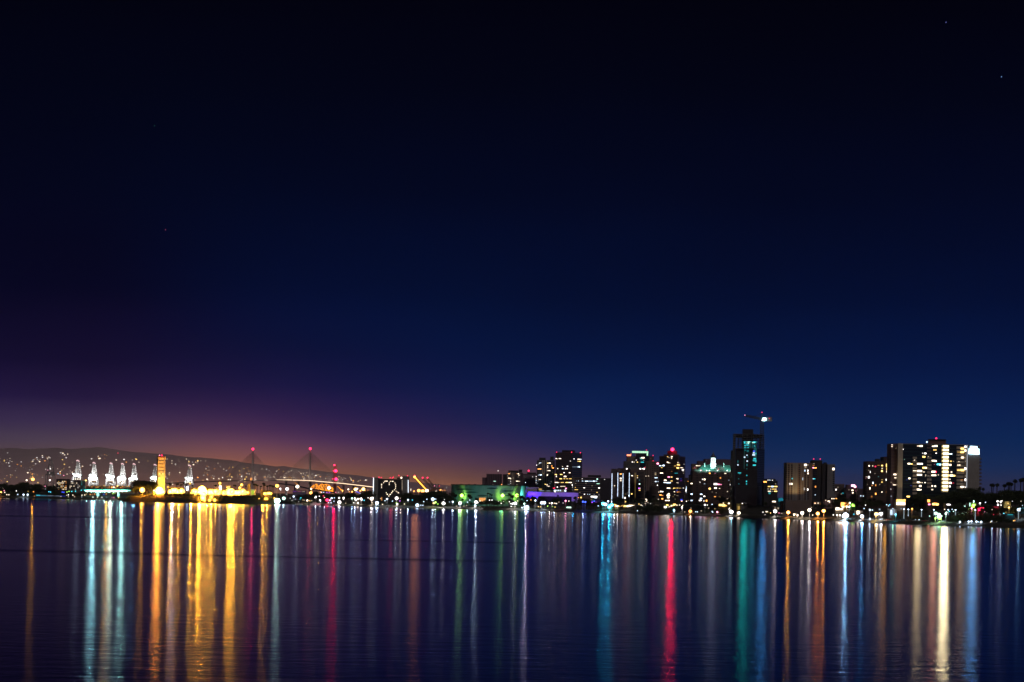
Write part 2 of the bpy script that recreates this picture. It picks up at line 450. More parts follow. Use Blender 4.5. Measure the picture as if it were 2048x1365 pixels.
class Bld:
    def __init__(s, name, label, cx, D, crop, cat='building', group=None):
        s.crop = crop; s.D = D
        px, py = C(crop, cx, 980)
        g = gpt(px, D); s.root = empty(name, g); tag(s.root, label, cat, group); s.g = g.z
    def foot(s, pts, cym=None):
        out = []
        for cx, D in pts:
            px, py = C(s.crop, cx, 0); p = at(px, s.cym, D); out.append((p.x, D))
        return out
    def mass(s, pts, ytop, m, name='walls', ybot=None, taper=None):
        px, py = C(s.crop, pts[0][0], ytop); s.cym = (py + (1000 if ybot is None else C(s.crop, 0, ybot)[1]))/2; P = s.foot(pts); z1 = at(px, py, pts[0][1]).z
        z0 = s.g-3 if ybot is None else at(*C(s.crop, pts[0][0], ybot), pts[0][1]).z
        mb = MB(); o = s.root.location
        mb.prism([(x-o.x, y-o.y) for x, y in P], z0-o.z, z1-o.z)
        wo_ = mb.obj(name, m, s.root); s.z1 = z1
        return [Face(s, P[i], P[i+1], wo_) for i in range(len(P)-1)]
    def front(s, x0, ytop, x1, D=None, dep=22, m=None, name='walls', ybot=None):
        D = D or s.D
        return s.mass([(x0,D),(x1,D),(x1+dep*s.sx(x1),D+dep),(x0+dep*s.sx(x0),D+dep)], ytop, m, name, ybot)[0]
    def sx(s, cx):
        # keep the back edge parallel: same world x at a larger depth
        px, _ = C(s.crop, cx, 0); return -(px-1024)/s.D*CROP[s.crop][2]
    def ball(s, cx, cy_, c='r', size='m', D=None, mul=1, name='beacon'):
        D = D or s.D-.5; p = at(*C(s.crop, cx, cy_), D); rad = KS[size]*D
        put(ball(emi('glow_'+c, CLR[c], round(LS[size]*mul, 1)), 2 if size in 'xX' else 1), name, s.root, p, (rad,)*3); s.last = COL.objects[-1]
        return p
    def mastball(s, cx, cy_, ybase, c='r', size='m', D=None, mul=1, name='beacon'):
        D = D or s.D+3; p = s.ball(cx, cy_, c, size, D, mul, name); q = at(*C(s.crop, cx, ybase), D)
        m_ = put(rod(darksteel), 'mast', s.root, q, (.25,.25,max(.3, p.z-q.z))); b_ = s.last
        b_.parent = m_; b_.matrix_parent_inverse = (Matrix.Translation(m_.location) @ Matrix.Diagonal((*m_.scale, 1))).inverted()
    def block(s, x0, y0, x1, y1, D=None, dep=10, m=roofm, name='roof_block'):
        return s.front(x0, y0, x1, (D or s.D)+4, dep, m, name, y1)

# --- two low hotel blocks by the port
b = Bld('hotel_block', 'dark low hotel block with rows of warm lit windows, left of its teal sided neighbour', 900, 3640, 1)
f = b.front(820, 572, 985, dep=20, m=dark)
f.bands('window_band', 826, 592, 980, 738, 7, .5, glass)
f.rnd(832, 598, 975, 735, 8, 6, .75, 'wwwoy', seed=3, L=(.8, 1.6, 1.6))
b = Bld('hotel_block', 'low concrete hotel block with teal lit right side beside the port cranes', 1110, 3660, 1)
F_ = b.mass([(988,3660),(1180,3660),(1245,3690),(1060,3720)], 590, concd)
F_[0].bands('window_band', 1015, 604, 1176, 738, 7, .45, glass)
F_[0].rnd(1015, 600, 1170, 735, 8, 6, .28, 'wwn', seed=5)
F_[0].lit(' '.join(f'998,{y},g-' for y in range(612, 735, 18)), 20, 8)
F_[1].rnd(1185, 600, 1240, 735, 3, 6, .5, 'tttG', seed=4, L=(.2,.4))
for cx in (1190, 1235): b.ball(cx, 738, 't', 'm', 3650, .8, 'facade_lamp')

# --- heart hotel
b = Bld('heart_hotel', 'slab hotel with lit windows forming a heart and white light lines on both ends', 400, 3180, 4, 'hotel')
f1 = b.front(190, 552, 262, dep=18, m=concg, name='stair_tower')
f2 = b.front(262.6, 572, 619, 3182, 16, dark)
f3 = b.front(619.6, 532, 712, 3180, 18, concg, 'stair_tower')
f2.bands('window_band', 268, 586, 600, 850, 13, .55, glass)
f1.rect('light_strip', 191, 556, 199, 862, emi('strip', (.8,.9,1), 2.6), .5, .6)
for i in range(24): f3.rect('light_strip', 701, 590+i*7.8, 710, 595+i*7.8, emi('strip', (.8,.9,1), 2.6), .5, .6)
HEART = '360,607 378,605,20 397,605,20 443,607 472,608,20 487,608 347,628 512,634 316,651,20 428,632 428,655 522,660,16 316,676 523,684 316,700 520,709 505,732 478,752,18 385,775 464,775,20 400,798,22 441,800,22 423,823,16'
for t in HEART.split():
    v = t.split(','); w_ = float(v[2])*.8 if len(v) > 2 else 9
    f2.rect('window', float(v[0])-w_/2, float(v[1])-5, float(v[0])+w_/2, float(v[1])+5, emi('lit_w', CLR['w'], 2.6), .16, .3)
f2.lit('520,752,w- 535,760,w 550,770,w- 562,776,w+ 545,756,w- 528,740,w-', 14, 7)
f2.lit(' '.join(f'616,{600+i*19},w' for i in range(8)), 6, 6)
f2.rect('door_light', 314, 840, 322, 890, emi('lit_o', CLR['o'], 1.2), .3, .3)
for cx, cy_, c, z in ((190,550,'k','s'),(278,548,'r','m'),(312,553,'r','m'),(443,557,'r','m'),(475,560,'r','m'),(488,548,'r','m'),(568,523,'r','m'),(695,528,'r','m')):
    b.mastball(cx, cy_, 574 if cx < 620 else 534, c, z, 3184, 1.2)
b.mastball(605, 556, 574, 'w', 'l', 3184, .8, 'roof_lamp')
b.block(540, 552, 612, 574, 3182, 8)

# --- arena, green lit
b = Bld('arena', 'round low arena washed in teal and yellow green floodlight', 1850, 2960, 4, 'arena')
mb = MB(); c0 = gpt(976, 3045); rr = 55.0*.82
xl, xr = at(900.5, 985, 2990).x, at(1052, 985, 2990).x
cxw, hw = (xl+xr)/2, (xr-xl)/2
ztop = at(976, 971.5, 2985).z
pts = [(cxw + hw*math.cos(a), 3035 + 62*math.sin(a)) for a in [i*math.tau/56 for i in range(56)]]
o = b.root.location
mb.prism([(x-o.x, y-o.y) for x, y in pts], -3, ztop-o.z)
mb.obj('walls', mat('arena_wall', (.20,.36,.33), .7, ns=.08, nv=.35), b.root)
mb = MB(); mb.prism([(cxw-o.x+(x-cxw)*1.012, 3035-o.y+(y-3035)*1.012) for x, y in pts], ztop-o.z, ztop+1.0-o.z); mb.obj('roof', roofm, b.root)
wave = mat('mural_dark', (.03,.10,.10), .7, ns=.2)
ff = Face(b, (cxw-hw, 2972.5), (cxw+hw, 2972.5))
def arc_y(px):                                   # depth of the drum's near surface under a pixel column
    x = at(px, 985, 2990).x; t = max(-1, min(1, (x-cxw)/hw)); return 3035 - 62*math.sqrt(max(0, 1-t*t))
# painted whales and reef band on the drum, as shallow raised shapes
for (x0, y0, x1, y1) in ((912,977.5,948,980.5),(930,983.5,957,986.5),(974,975.5,996,979),(1003,981,1030,984),(955,990,975,993),(1010,990,1024,993),(918,989,934,992)):
    mbw = MB(); n_s = 10
    for i in range(n_s):
        t0, t1 = i/n_s, (i+1)/n_s
        q0, q1 = x0+(x1-x0)*t0, x0+(x1-x0)*t1
        k0, k1 = .25+.75*math.sin(math.pi*min(1,t0*1.1)), .25+.75*math.sin(math.pi*min(1,t1*1.1)); ym = (y0+y1)/2; hh = (y1-y0)/2
        P_ = [at(q0, ym+hh*k0, arc_y(q0)-.25), at(q1, ym+hh*k1, arc_y(q1)-.25), at(q1, ym-hh*k1, arc_y(q1)-.25), at(q0, ym-hh*k0, arc_y(q0)-.25)]
        Q_ = [p+Vector((0,1.5,0)) for p in P_]
        mbw.quadbox([p-o for p in (P_[0], P_[1], Q_[1], Q_[0], P_[3], P_[2], Q_[2], Q_[3])])
    mbw.obj('mural_shape', wave, b.root)
for cx, k in ((1500-12, 4), (330, 5), (540, 5)):
    px, py = C(k, cx, 815); D_ = arc_y(px)-7; p = at(px, py, D_); rad = 1.9
    put(ball(emi('flood_green', (.62,1,.10), 9), 2), 'flood_lamp', b.root, p, (rad,)*3)
    spot(p+Vector((0,-6,-3)), 0, 0, p+Vector((0,8,1)), (.6,1,.10), 10000, 95, b.root)
for cx in range(1340, 2048, 90):
    px, py = C(4, cx, 880); D_ = arc_y(px)-26; p = at(px, py, D_)
    spot(p, 0, 0, p+Vector((0,26,7)), (.08,.70,.60), 1500, 110, b.root)
for cx in (640,): 
    px, py = C(5, cx, 850); p = at(px, py, arc_y(px)-14); spot(p, 0, 0, p+Vector((0,14,8)), (.2,1,.9), 30000, 100, b.root)
for px in (923, 937.5, 950, 1000): 
    p = at(px, 970.6, 3020); put(unitbox(roofm), 'vent', b.root, p, (2.6,2.6,2.4))
# amber foyer beside the drum
for px0, px1 in ((958.5,962),(962.6,966.5),(967.2,971)):
    a_, b_ = at(px0, 996, 2960), at(px1, 1003.5, 2960)
    put(unitbox(emi('lit_o', CLR['o'], 1.2)), 'foyer_window', b.root, (a_+b_)/2, (b_.x-a_.x, .5, abs(a_.z-b_.z)))

# --- violet hall
b = Bld('violet_hall', 'long low hall lit deep violet and blue with a deep shaded portico', 1050, 2930, 5, 'hall')
hallm = mat('hall_wall', (.45,.43,.46))
fa = b.front(672, 692, 832, 2925, 30, hallm)
fb = b.front(700, 762, 1438, 2915, 9, hallm, 'canopy', 822)
fc = b.front(1342, 822.5, 1432, 2916, 12, hallm, 'pillar')
fd = b.front(775, 822.5, 850, 2916, 12, hallm, 'pillar')
b.front(851, 822.5, 1341, 2926, 14, dark, 'rear_wall')
for cx, e in ((720, 1.0),(790, 1.0)):
    p = at(*C(5, cx, 850), 2905); spot(p, 0, 0, p+Vector((0,20,13)), (.05,.01,1), 30000*e, 90, b.root)
for cx in (880, 1000, 1120, 1240, 1350, 1420):
    p = at(*C(5, cx, 860), 2893); spot(p, 0, 0, p+Vector((0,22,11)), (.26,.10,1), 6500, 90, b.root)
# pale lit terrace behind the hall
b = Bld('terrace_pavilion', 'small white lit pavilion with arched openings behind the violet hall', 1170, 3010, 5, 'pavilion')
fp = b.front(1080, 728, 1262, dep=12, m=white)
fp.lit('1095,745,b+,24,18 1125,742,b,14,16 1150,742,b,14,16 1175,742,b,14,16 1248,745,b+,20,22')
b.ball(1098, 762, 'n', 'm', 3000, 1, 'lamp')
fq = b.front(860, 735, 1075, 3020, 12, concg, 'wing'); fq.lit('905,745,b-,60,6 1000,748,b-,50,6')

# --- dark residential group behind the arena
b = Bld('apartment_tower', 'plain dark stepped tower behind the left part of the arena', 210, 3500, 5)
b.front(92, 498, 322, dep=30, m=plum); b.front(30, 550, 90, 3503, 24, plum, 'wing'); f = b.front(94, 498.5, 320, 3499.4, 1, plum, 'facade')
for x in range(112, 320, 26): f.rect('recess', x, 506, x+9, 690, dark, .1, .3)
f.lit('215,607,G,34,8 315,655,o+ 190,660,w-')
b.mastball(265, 455, 498, 'n', 'm', 3510, .6, 'roof_lamp')
b = Bld('apartment_tower', 'narrow dark tower squeezed beside the first balcony tower', 358, 3560, 5)
b.front(332, 504, 392, dep=24, m=dark)
# --- A balcony tower
b = Bld('balcony_tower', 'shorter pale balcony tower with twin light columns, left of the violet finned block', 505, 3380, 5)
f = b.front(393, 478, 628, dep=24, m=plum); f.piers('column', 470, 482, 495, 690, 1, 12, cream, .5, .9)
f.bands('balcony', 398, 488, 458, 690, 13, .35, concg, 1.4, 1.8); f.bands('balcony', 508, 488, 590, 690, 13, .35, concg, 1.4, 1.8); f.bands('window_band', 595, 488, 622, 690, 13, .5, glass)
f.lit('405,490,w 425,496,o+,18,9 440,490,w 405,530,w- 430,563,w+,40,10 450,570,w+,16 448,607,n 447,635,n 420,600,w- 410,648,b- 425,655,b- 535,492,o 560,497,w+,18 572,520,w+,24 545,605,w+,34,10 575,610,w,18 540,655,w- 560,545,w- 486,560,w-,6,20')
b.block(415, 448, 560, 478, dep=10, m=dark); b.block(565, 436, 618, 478, 3390, 8, dark)
# --- B finned
b = Bld('finned_block', 'violet lit office block with thin vertical fins and a red roof beacon', 725, 3320, 5)
f = b.front(629, 497, 826, dep=26, m=plum); f.piers('fin', 640, 520, 815, 690, 17, 3.2, mat('pale_fin', (.55,.5,.6)), .6, .8)
b.block(690, 478, 820, 497, dep=16, m=dark)
f.lit('665,625,b+ 770,541,n 820,540,n+ 820,575,n 820,628,n 822,600,b 655,690,t,30,5 690,690,t-,30,5')
b.mastball(712, 453, 497, 'r', 'l', 3325, 1.1)
# --- C
b = Bld('balcony_tower', 'tall pale balcony tower with two bright column pairs beside the big dark office tower', 950, 3260, 5)
f = b.front(830, 296, 1092, dep=26, m=mat('lilac_stone', (.17,.12,.16)))
for x in (915, 940, 972): f.rect('column', x-7, 300, x+7, 715, cream, .8, 1.2)
f.bands('balcony', 835, 306, 905, 712, 19, .4, concg, 1.5, 1.9); f.bands('balcony', 985, 306, 1060, 712, 19, .4, concg, 1.5, 1.9); f.bands('window_band', 1062, 306, 1088, 712, 19, .5, glass)
f.bands('window_band', 950, 306, 962, 712, 19, .5, glass)
f.lit('828,370,n+ 885,335,b+,24 868,342,n 860,360,b- 988,342,y+,14 1018,341,w+,32,10 990,382,w+ 990,408,w+ 1052,383,o+,14 1065,412,o+,30,12 870,428,o+,54,10 885,418,w+,26 1012,455,w+,34,12 985,452,w 855,518,b 888,515,b+,26,16 983,517,w+,20,20 928,497,y- 1037,567,n 878,585,w+,30,12 855,577,w- 1040,612,n 957,651,y+,16 982,655,w+ 1005,676,w+,34,10 980,672,w 1022,640,b- 855,695,w+ 850,600,b- 878,545,w- 842,640,b- 1005,590,b- 1010,500,w- 1060,480,w-')
b.block(868, 262, 960, 296, dep=12, m=dark); b.block(1030, 246, 1078, 296, dep=12, m=dark)
f.rect('roof_sign', 860, 713, 905, 745, emi('lit_y', CLR['y'], .5), .4, .4)
# --- D office tower
b = Bld('office_tower', 'tallest dark maroon office tower with red corner beacons and scattered lit office rows', 1290, 3180, 5)
F_ = b.mass([(1103,3190),(1345,3180),(1490,3222),(1250,3260)], 182, mat('maroon_stone', (.10,.05,.07))); f, g_ = F_[0], F_[1]
f.bands('window_band', 1106, 200, 1342, 760, 19, .5, glass); g_.bands('window_band', 1349, 200, 1486, 560, 12, .5, tealg)
f.lit('1117,275,w+,20 1170,275,w+,32 1135,283,w- 1207,392,w 1280,388,n+,18 1137,422,w+ 1212,423,b+,22 1253,423,w+,20 1278,423,n+,12 1230,482,n+,14 1312,482,w+,22 1110,508,y+,28 1188,508,y+,32 1118,535,w+,12,16 1245,537,w+,34,14 1182,570,y+,34 1235,570,y,22 1275,570,y,22 1322,570,y,38 1118,625,w+,44 1150,625,w,16 1205,625,y,44 1270,625,y+,34 1320,625,w+,50 1188,682,w,22 1215,682,w,22 1240,682,w,16 1325,640,w- 1322,312,n')
g_.lit('1445,285,w+,36 1475,286,b,20 1435,315,y,18 1460,315,y+,26 1375,280,n+ 1450,396,b+,18,16 1425,397,b,14 1360,397,b- 1380,397,b- 1400,397,b-')
b.mass([(1200,3196),(1385,3190),(1390,3215),(1210,3215)], 152, dark, 'roof_block', 184)
for cx, cy_ in ((1121,180),(1340,182),(1468,190)): b.mastball(cx, cy_, cy_+12, 'r', 'm', 3179, 1.0)
b.ball(1090, 705, 'r', 'm', 3178, .7, 'sign_lamp'); f.lit('1082,708,r+,28,7 1258,712,k+,22,16 1132,693,n+,12,12')
# --- E
b = Bld('office_block', 'mid height office block with stacked horizontal bands and a dark right wing', 1550, 3000, 5)
f = b.front(1348, 545, 1756, dep=30, m=concd)
f.bands('window_band', 1385, 560, 1752, 820, 9, .55, glass); f.rect('stair_glass', 1352, 600, 1374, 760, concg, .3, .5)
f.lit('1358,662,n+,26,20 1360,692,n+,22,12 1360,735,b,20 1495,570,n 1715,575,G+,20 1440,602,b 1500,604,b,20 1560,606,b+,50,8 1620,606,b,50,8 1665,606,b+,26,12 1700,605,b,30,8 1410,602,b- 1728,643,G,44,8 1395,697,y 1525,703,n+,20 1742,705,n+,24,12 1408,730,y,50,8 1630,735,w- 1712,770,y,20 1575,798,b 1605,800,b 1528,797,n+,14 1740,805,n- 1400,640,w- 1550,640,w- 1640,672,w- 1460,770,w- 1670,800,b-')
b.front(1757, 560, 1912, 3006, 24, dark, 'wing'); b.block(1582, 515, 1770, 546, dep=14, m=dark)
b.mastball(1822, 580, 590, 'n', 's', 3004, 1, 'roof_lamp')
b = Bld('hotel_block', 'low bright white fronted block under the dark wing of the banded office', 1670, 2880, 5)
f = b.front(1612, 815, 1760, dep=10, m=concg); f.lit('1668,832,n+,92,16 1690,848,b+,40,10 1640,870,w,20')
b.ball(1478, 845, 'y', 'l', 2850, .5, 'sign_lamp'); 

# --- F towers with dotted light lines
b = Bld('dotted_tower', 'rounded apartment tower with vertical lines of tiny white lights', 330, 2900, 6)
f = b.front(165, 432, 250, 2904, 20, plum); g1 = b.front(251, 425, 330, 2900, 24, plum, 'bay'); g2 = b.front(331, 415, 440, 2896, 26, concd, 'bay')
for ff_, x, ya, yb, n in ((f,176,500,930,26),(g1,262,490,820,19),(g2,337,500,850,20),(g2,430,490,830,20)):
    for i in range(n):
        y = ya+(yb-ya)*i/(n-1); ff_.rect('facade_light', x-3.5-(y-ya)*.012, y-4, x+3.5-(y-ya)*.012, y+4, emi('lit_b', CLR['b'], 4), .5, .5)
f.bands('balcony', 186, 445, 245, 860, 20, .4, concg, 1.0, 1.3); g1.bands('balcony', 272, 445, 326, 860, 20, .4, concg, 1.0, 1.3); g2.bands('balcony', 345, 435, 424, 860, 20, .4, concd, 1.0, 1.3)
g1.lit('304,503,o+,26,22 304,563,w+,24,14 304,594,w+,22,18'); f.lit('212,676,w+,14,14 240,800,p-,14 200,720,w-'); g2.lit('392,425,n+,16,16 372,797,y 400,775,w- 400,800,b 425,815,b+,16,24')
b.front(170, 424, 240, 2910, 10, dark, 'roof_block', 433); b.front(262, 416, 325, 2910, 10, dark, 'roof_block', 426)
b = Bld('striped_tower', 'brown apartment tower with two glowing amber vertical strips beside the dotted lights', 560, 2880, 6)
f = b.front(441, 415, 672, dep=26, m=concd)
f.bands('window_band', 540, 470, 640, 860, 19, .5, glass); f.bands('balcony', 446, 470, 494, 860, 19, .4, brown, .9, 1.2)
st_ = mat('strip_wall', (.55,.42,.22))
f.rect('stair_strip', 500, 480, 528, 868, st_, .5, .7); f.rect('stair_strip', 652, 560, 682, 868, st_, .5, .7)
for x in (514, 667): f.lit(' '.join(f'{x},{y},y-' for y in range(600 if x > 600 else 500, 860, 20)), 10, 4, out=.62)
f.lit('470,523,w+,18,18 517,557,w+,20,16 548,528,y,14 548,555,w,14 578,590,t- 578,647,G+,16,16 570,709,p+,22,10 588,709,w,10 580,737,y,26,14 463,795,y+,18,18 590,425,n+,20,18 625,424,n+,14 645,424,n+,18,18 665,617,w+,18,20')
b.mastball(658, 405, 416, 'r', 'm', 2884, .8)
# --- G far tower with lit crown
b = Bld('crown_tower', 'stepped office tower with glowing greenish white crown and orange lit shoulder', 560, 3150, 6)
f0 = b.front(352, 312, 575, 3150, 26, concg); f0.bands('window_band', 358, 322, 570, 412, 5, .5, dark)
f1 = b.front(392, 238, 520, 3162, 20, concd, 'upper_wall'); f2 = b.front(521, 192, 712, 3158, 24, glass, 'glass_wall')
f2.rect('lit_crown', 470, 166, 705, 194, emi('crown', (.55,1,.66), 1.25), .6, 1.0); f2.rect('lit_crown', 683, 194.5, 702, 232, emi('crown', (.55,1,.66), 1.25), .6, 1.0)
for i in range(8): f2.rect('crown_rib', 480+i*29, 167, 484+i*29, 193, darksteel, .8, .4)
f1.rect('lit_shoulder', 393, 216, 452, 236, emi('shoulder', (1,.22,.10), 3.5), .6, 1.0); f1.rect('lit_shoulder', 446, 204, 462, 215, emi('shoulder', (1,.22,.10), 1.2), .6, 1.0)
f2.lit('628,263,w+,42,16 598,268,G,24 608,292,t-,40,6 622,328,t,40,8 596,328,G- 640,300,n-'); f0.lit('472,325,n+,14 498,327,w,12 547,328,y+,14 530,298,n,12')
b.front(713, 240, 782, 3166, 20, plum, 'wing')
b.mastball(680, 150, 166, 'r', 'm', 3160, .7); b.mastball(777, 230, 242, 'r', 'm', 3170, .9)
# --- H
b = Bld('brick_tower', 'plain brown tower between the crowned tower and the red beacon tower', 770, 2820, 6)
f = b.front(673, 312, 866, dep=24, m=concd); f.rect('recess', 690, 330, 700, 860, brown, .1, .3); f.rect('recess', 735, 380, 745, 860, brown, .1, .3)
for x in (765, 790, 815, 840): f.bands('window', x-2, 330, x+10, 850, 18, .45, glass)
f.lit('672,532,w,10 708,530,w,10 812,486,w-,24 812,512,w-,26 812,500,y-,22 808,557,b+,16 832,557,b+,16 815,611,b+,22 848,611,b,12 748,713,y+,20,12 750,740,y,18,14 775,778,w- 840,664,n+,12 774,713,w- 764,690,w-')
b.mastball(777, 310, 322, 'r', 'm', 2825, .7); f.rect('roof_light', 832, 340, 856, 356, emi('lit_k', CLR['k'], 9), .5, .6)
f = b.front(735, 668, 862, 2795, 16, concd, 'low_wing'); f.bands('window_band', 745, 690, 856, 800, 6, .4, brown)
# --- I red beacon tower
b = Bld('beacon_tower', 'dark apartment tower with many lit windows and a glaring red roof beacon', 1050, 2700, 6)
F_ = b.mass([(865,2706),(1142,2700),(1240,2730),(1000,2760)], 236, brown); f, g_ = F_[0], F_[1]
f.bands('balcony', 870, 250, 975, 900, 24, .35, dark, 1.2, 1.6); f.bands('window_band', 980, 250, 1075, 900, 24, .5, glass); f.bands('balcony', 1080, 250, 1140, 900, 24, .35, dark, 1.2, 1.6)
g_.bands('balcony', 1146, 250, 1238, 900, 24, .35, mat('violet_grey', (.12,.09,.20)), 1.2, 1.6)
f.lit('990,248,y,18 1050,248,w+,20,14 1012,262,w-,40,6 1048,275,w,18 990,330,w+,22,12 1010,338,w,30,8 880,382,b+,22,16 930,378,b+,26,22 905,380,b,14 903,409,y,22 1100,385,y,34 1115,380,y- 900,490,w+,44,16 1050,462,o- 1008,545,k+,34,14 1048,545,y,24,18 955,592,w+,34,18 945,605,o,20 1047,603,y,30,12 970,628,b+,80,12 1010,628,b+,50,12 940,632,w,16 1115,490,t-,50,10 1132,573,w+,24,18 1132,630,w,28,10 1003,708,w+,48,12 1088,712,y+,30,14 1130,709,y,22,12 1005,788,w+,22,12 1000,815,w+,44,20 1000,845,w+,34,16 985,800,w 890,757,w+,20,16 915,762,n+,20,16 860,765,w,14 885,807,o+,30,10 905,815,o,40,8 912,862,o+,24,28 855,870,w 1088,762,w+,16 1110,770,o,24,8 1130,820,w-,26 1092,800,w 1070,832,y- 1100,870,w- 965,888,w+,24,12 1003,888,w+,30,14 1125,742,B,16,16')
g_.lit('1148,365,y+,38,16 1140,332,w 1140,412,y+,34,18 1192,412,w+,38,10 1212,443,n+,26,22 1228,362,n 1160,340,w- 1182,573,B-,30,10 1185,600,p-,28,6 1165,710,y,36,8 1218,706,n 1150,765,o,50,8 1180,770,o-,30,8 1192,880,B+,24,20 1195,898,y+,18 1220,490,w-')
pb = b.mass([(985,2712),(1122,2708),(1130,2730),(990,2730)], 160, mat('red_block', (.20,.05,.06)), 'penthouse', 238)
b.mass([(930,2706),(1160,2704),(1165,2725),(935,2725)], 214, brown, 'parapet_block', 237)
b.mastball(1060, 142, 162, 'r', 'x', 2706, 1.0)
# --- Villa with green roof
b = Bld('green_roof_tower', 'broad dark apartment house with floodlit green mansard roof, white lantern and thin spire', 1620, 2560, 6)
f = b.front(1352, 452, 1962, dep=34, m=brown); b.front(1318, 510, 1351, 2566, 26, brown, 'wing'); b.front(1288, 590, 1317, 2570, 24, brown, 'wing')
f.bands('cornice', 1352, 452, 1962, 462, 1, .8, concd, 1.0, 1.4); f.bands('string_course', 1353, 540, 1960, 940, 4, .04, concd, .5, .7)
for x in (1420, 1500, 1560, 1640, 1720, 1800, 1880): f.bands('window_bay', x-9, 480, x+9, 940, 13, .45, glass)
f.lit('1422,438,w 1605,490,o+,20,16 1685,490,k-,20 1833,492,w,28,12 1925,503,b-,20 1500,578,n,14,16 1530,580,w+,22,22 1762,558,o,16,20 1885,592,b-,16 1940,593,b+,22,14 1455,615,w- 1463,622,n 1340,640,w+,26,14 1288,608,o 1530,642,b,16 1690,648,n+,50,24 1735,652,k+,34,16 1768,655,k,24,12 1912,656,n+,20,18 1690,706,w+,34,20 1748,712,w,18 1605,715,y+,28,22 1937,713,w- 1340,795,b+,26,16 1480,797,b+,30,12 1495,800,n,14 1525,827,n+,20,14 1540,830,w 1682,832,o,28,12 1755,832,y-,26 1862,865,o 1930,800,w,14,16 1925,822,w- 1478,860,b+,30,16 1466,888,n+,34,14 1340,888,b,30,18 1558,892,o+,20,26 1520,895,n,12,20 1295,888,w- 1265,898,n,16,16 1640,765,w- 1700,775,w- 1860,760,w-')
# mansard roof
zt = at(*C(6, 1700, 366), 2560).z; zb = at(*C(6, 1700, 452), 2560).z; o = b.root.location
P = b.foot([(1428,2560),(1962,2560),(1950,2594),(1440,2594)]); Q = b.foot([(1500,2570),(1885,2570),(1880,2586),(1504,2586)])
mb = MB(); mb.prism([(x-o.x, y-o.y) for x, y in P], zb-o.z+.2, zt-o.z, [(x-o.x, y-o.y) for x, y in Q]); rf_ = mb.obj('roof', coppr, b.root)
for cx in (1530, 1810): b.front(cx-8, 345, cx+8, 2565, 4, white, 'chimney', 400).obj.parent = rf_
for cx, w_ in ((1400,30),(1750,72)):
    p = at(*C(6, cx, 448), 2560); mb = MB(); n = 14; rw = w_/7.314*.53
    pr = [(rw*math.cos(math.pi*i/n), rw*.8*math.sin(math.pi*i/n)) for i in range(n+1)]
    k0 = len(mb.v); mb.v += [(p.x-o.x+x, -1.2, p.z-o.z+z) for x, z in pr] + [(p.x-o.x+x, 6.0, p.z-o.z+z) for x, z in pr]
    for i in range(n): mb.f.append((i, i+1, n+2+i, n+1+i))
    mb.f += [tuple(range(n, -1, -1)), tuple(range(n+1, 2*n+2))]
    mb.obj('round_gable', brown, b.root)
# lantern + spire
fl = b.front(1626, 262, 1690, 2562, 8, white, 'lantern', 340)
fl.rect('louvre', 1640, 285, 1652, 320, concd, .1, .3); fl.rect('louvre', 1664, 285, 1676, 320, concd, .1, .3)
fm = b.front(1618, 340.5, 1696, 2561, 10, white, 'lantern_base', 425)
fm.rect('arch', 1630, 365, 1644, 395, concd, .1, .3); fm.rect('arch', 1666, 365, 1680, 395, concd, .1, .3)
pc = at(*C(6, 1657, 262), 2566); zt2 = at(*C(6, 1657, 170), 2566).z
mb = MB(); r0_ = 3.9
for (za, ra), (zb_, rb) in zip([(0,r0_),(.12,2.9),(.35,2.0),(.6,.9)], [(.12,2.9),(.35,2.0),(.6,.9),(1,.12)]):
    h_ = zt2-pc.z; oc = [(pc.x-o.x+ra*math.cos(i*math.tau/8), pc.y-o.y+ra*math.sin(i*math.tau/8)) for i in range(8)]; od = [(pc.x-o.x+rb*math.cos(i*math.tau/8), pc.y-o.y+rb*math.sin(i*math.tau/8)) for i in range(8)]
    mb.prism(oc, pc.z-o.z+h_*za, pc.z-o.z+h_*zb_-.01, od)
mb.obj('spire', dark, b.root)
for cx in (1470, 1560, 1600, 1720, 1860, 1920):
    p = at(*C(6, cx, 462), 2551); spot(p, 0, 0, p+Vector((0,16,13)), (.35,1,.88), 6500, 105, b.root)
    put(ball(emi('glow_G', (.7,1,.9), 6), 1), 'roof_lamp', b.root, at(*C(6, cx, 449), 2558.5), (.55,.55,.4))
for cx in (1480, 1910, 1935): b.ball(cx, 444+(cx > 1900)*12, 'n' if cx > 1900 else 'k', 's', 2558, 2, 'roof_lamp')
for dx in (-9, 9):
    p = at(*C(6, 1657+dx*5, 440), 2546); spot(p, 0, 0, at(*C(6, 1657, 320), 2562), (.9,.88,1), 16000, 40, b.root)
b.ball(1733, 432, 'r', 's', 2556, 1.5)
# block behind
b = Bld('office_block', 'maroon stepped office block hidden behind the green roof', 1640, 2950, 6)
f = b.front(1530, 280, 1935, dep=26, m=plum); b.front(1430, 310, 1529, 2953, 20, plum, 'wing'); f2 = b.front(1345, 350, 1500, 2946, 20, concd, 'low_wing')
f2.lit('1412,379,w+,16 1435,380,w,28,9 1458,380,w,22,9 1465,382,w- 1362,415,o- 1385,415,k- 1405,412,o- 1385,400,k-', 12, 8)
# slim lit sign between beacon tower and villa
b = Bld('sign_tower', 'slim dark building with a white vertical sign left of the green roofed house', 1258, 2640, 6)
f = b.front(1242, 556, 1285, dep=14, m=brown); f.lit('1268,690,b+,14,18 1266,715,b+,16,20 1264,742,n+,26,24 1268,770,b,18,16')
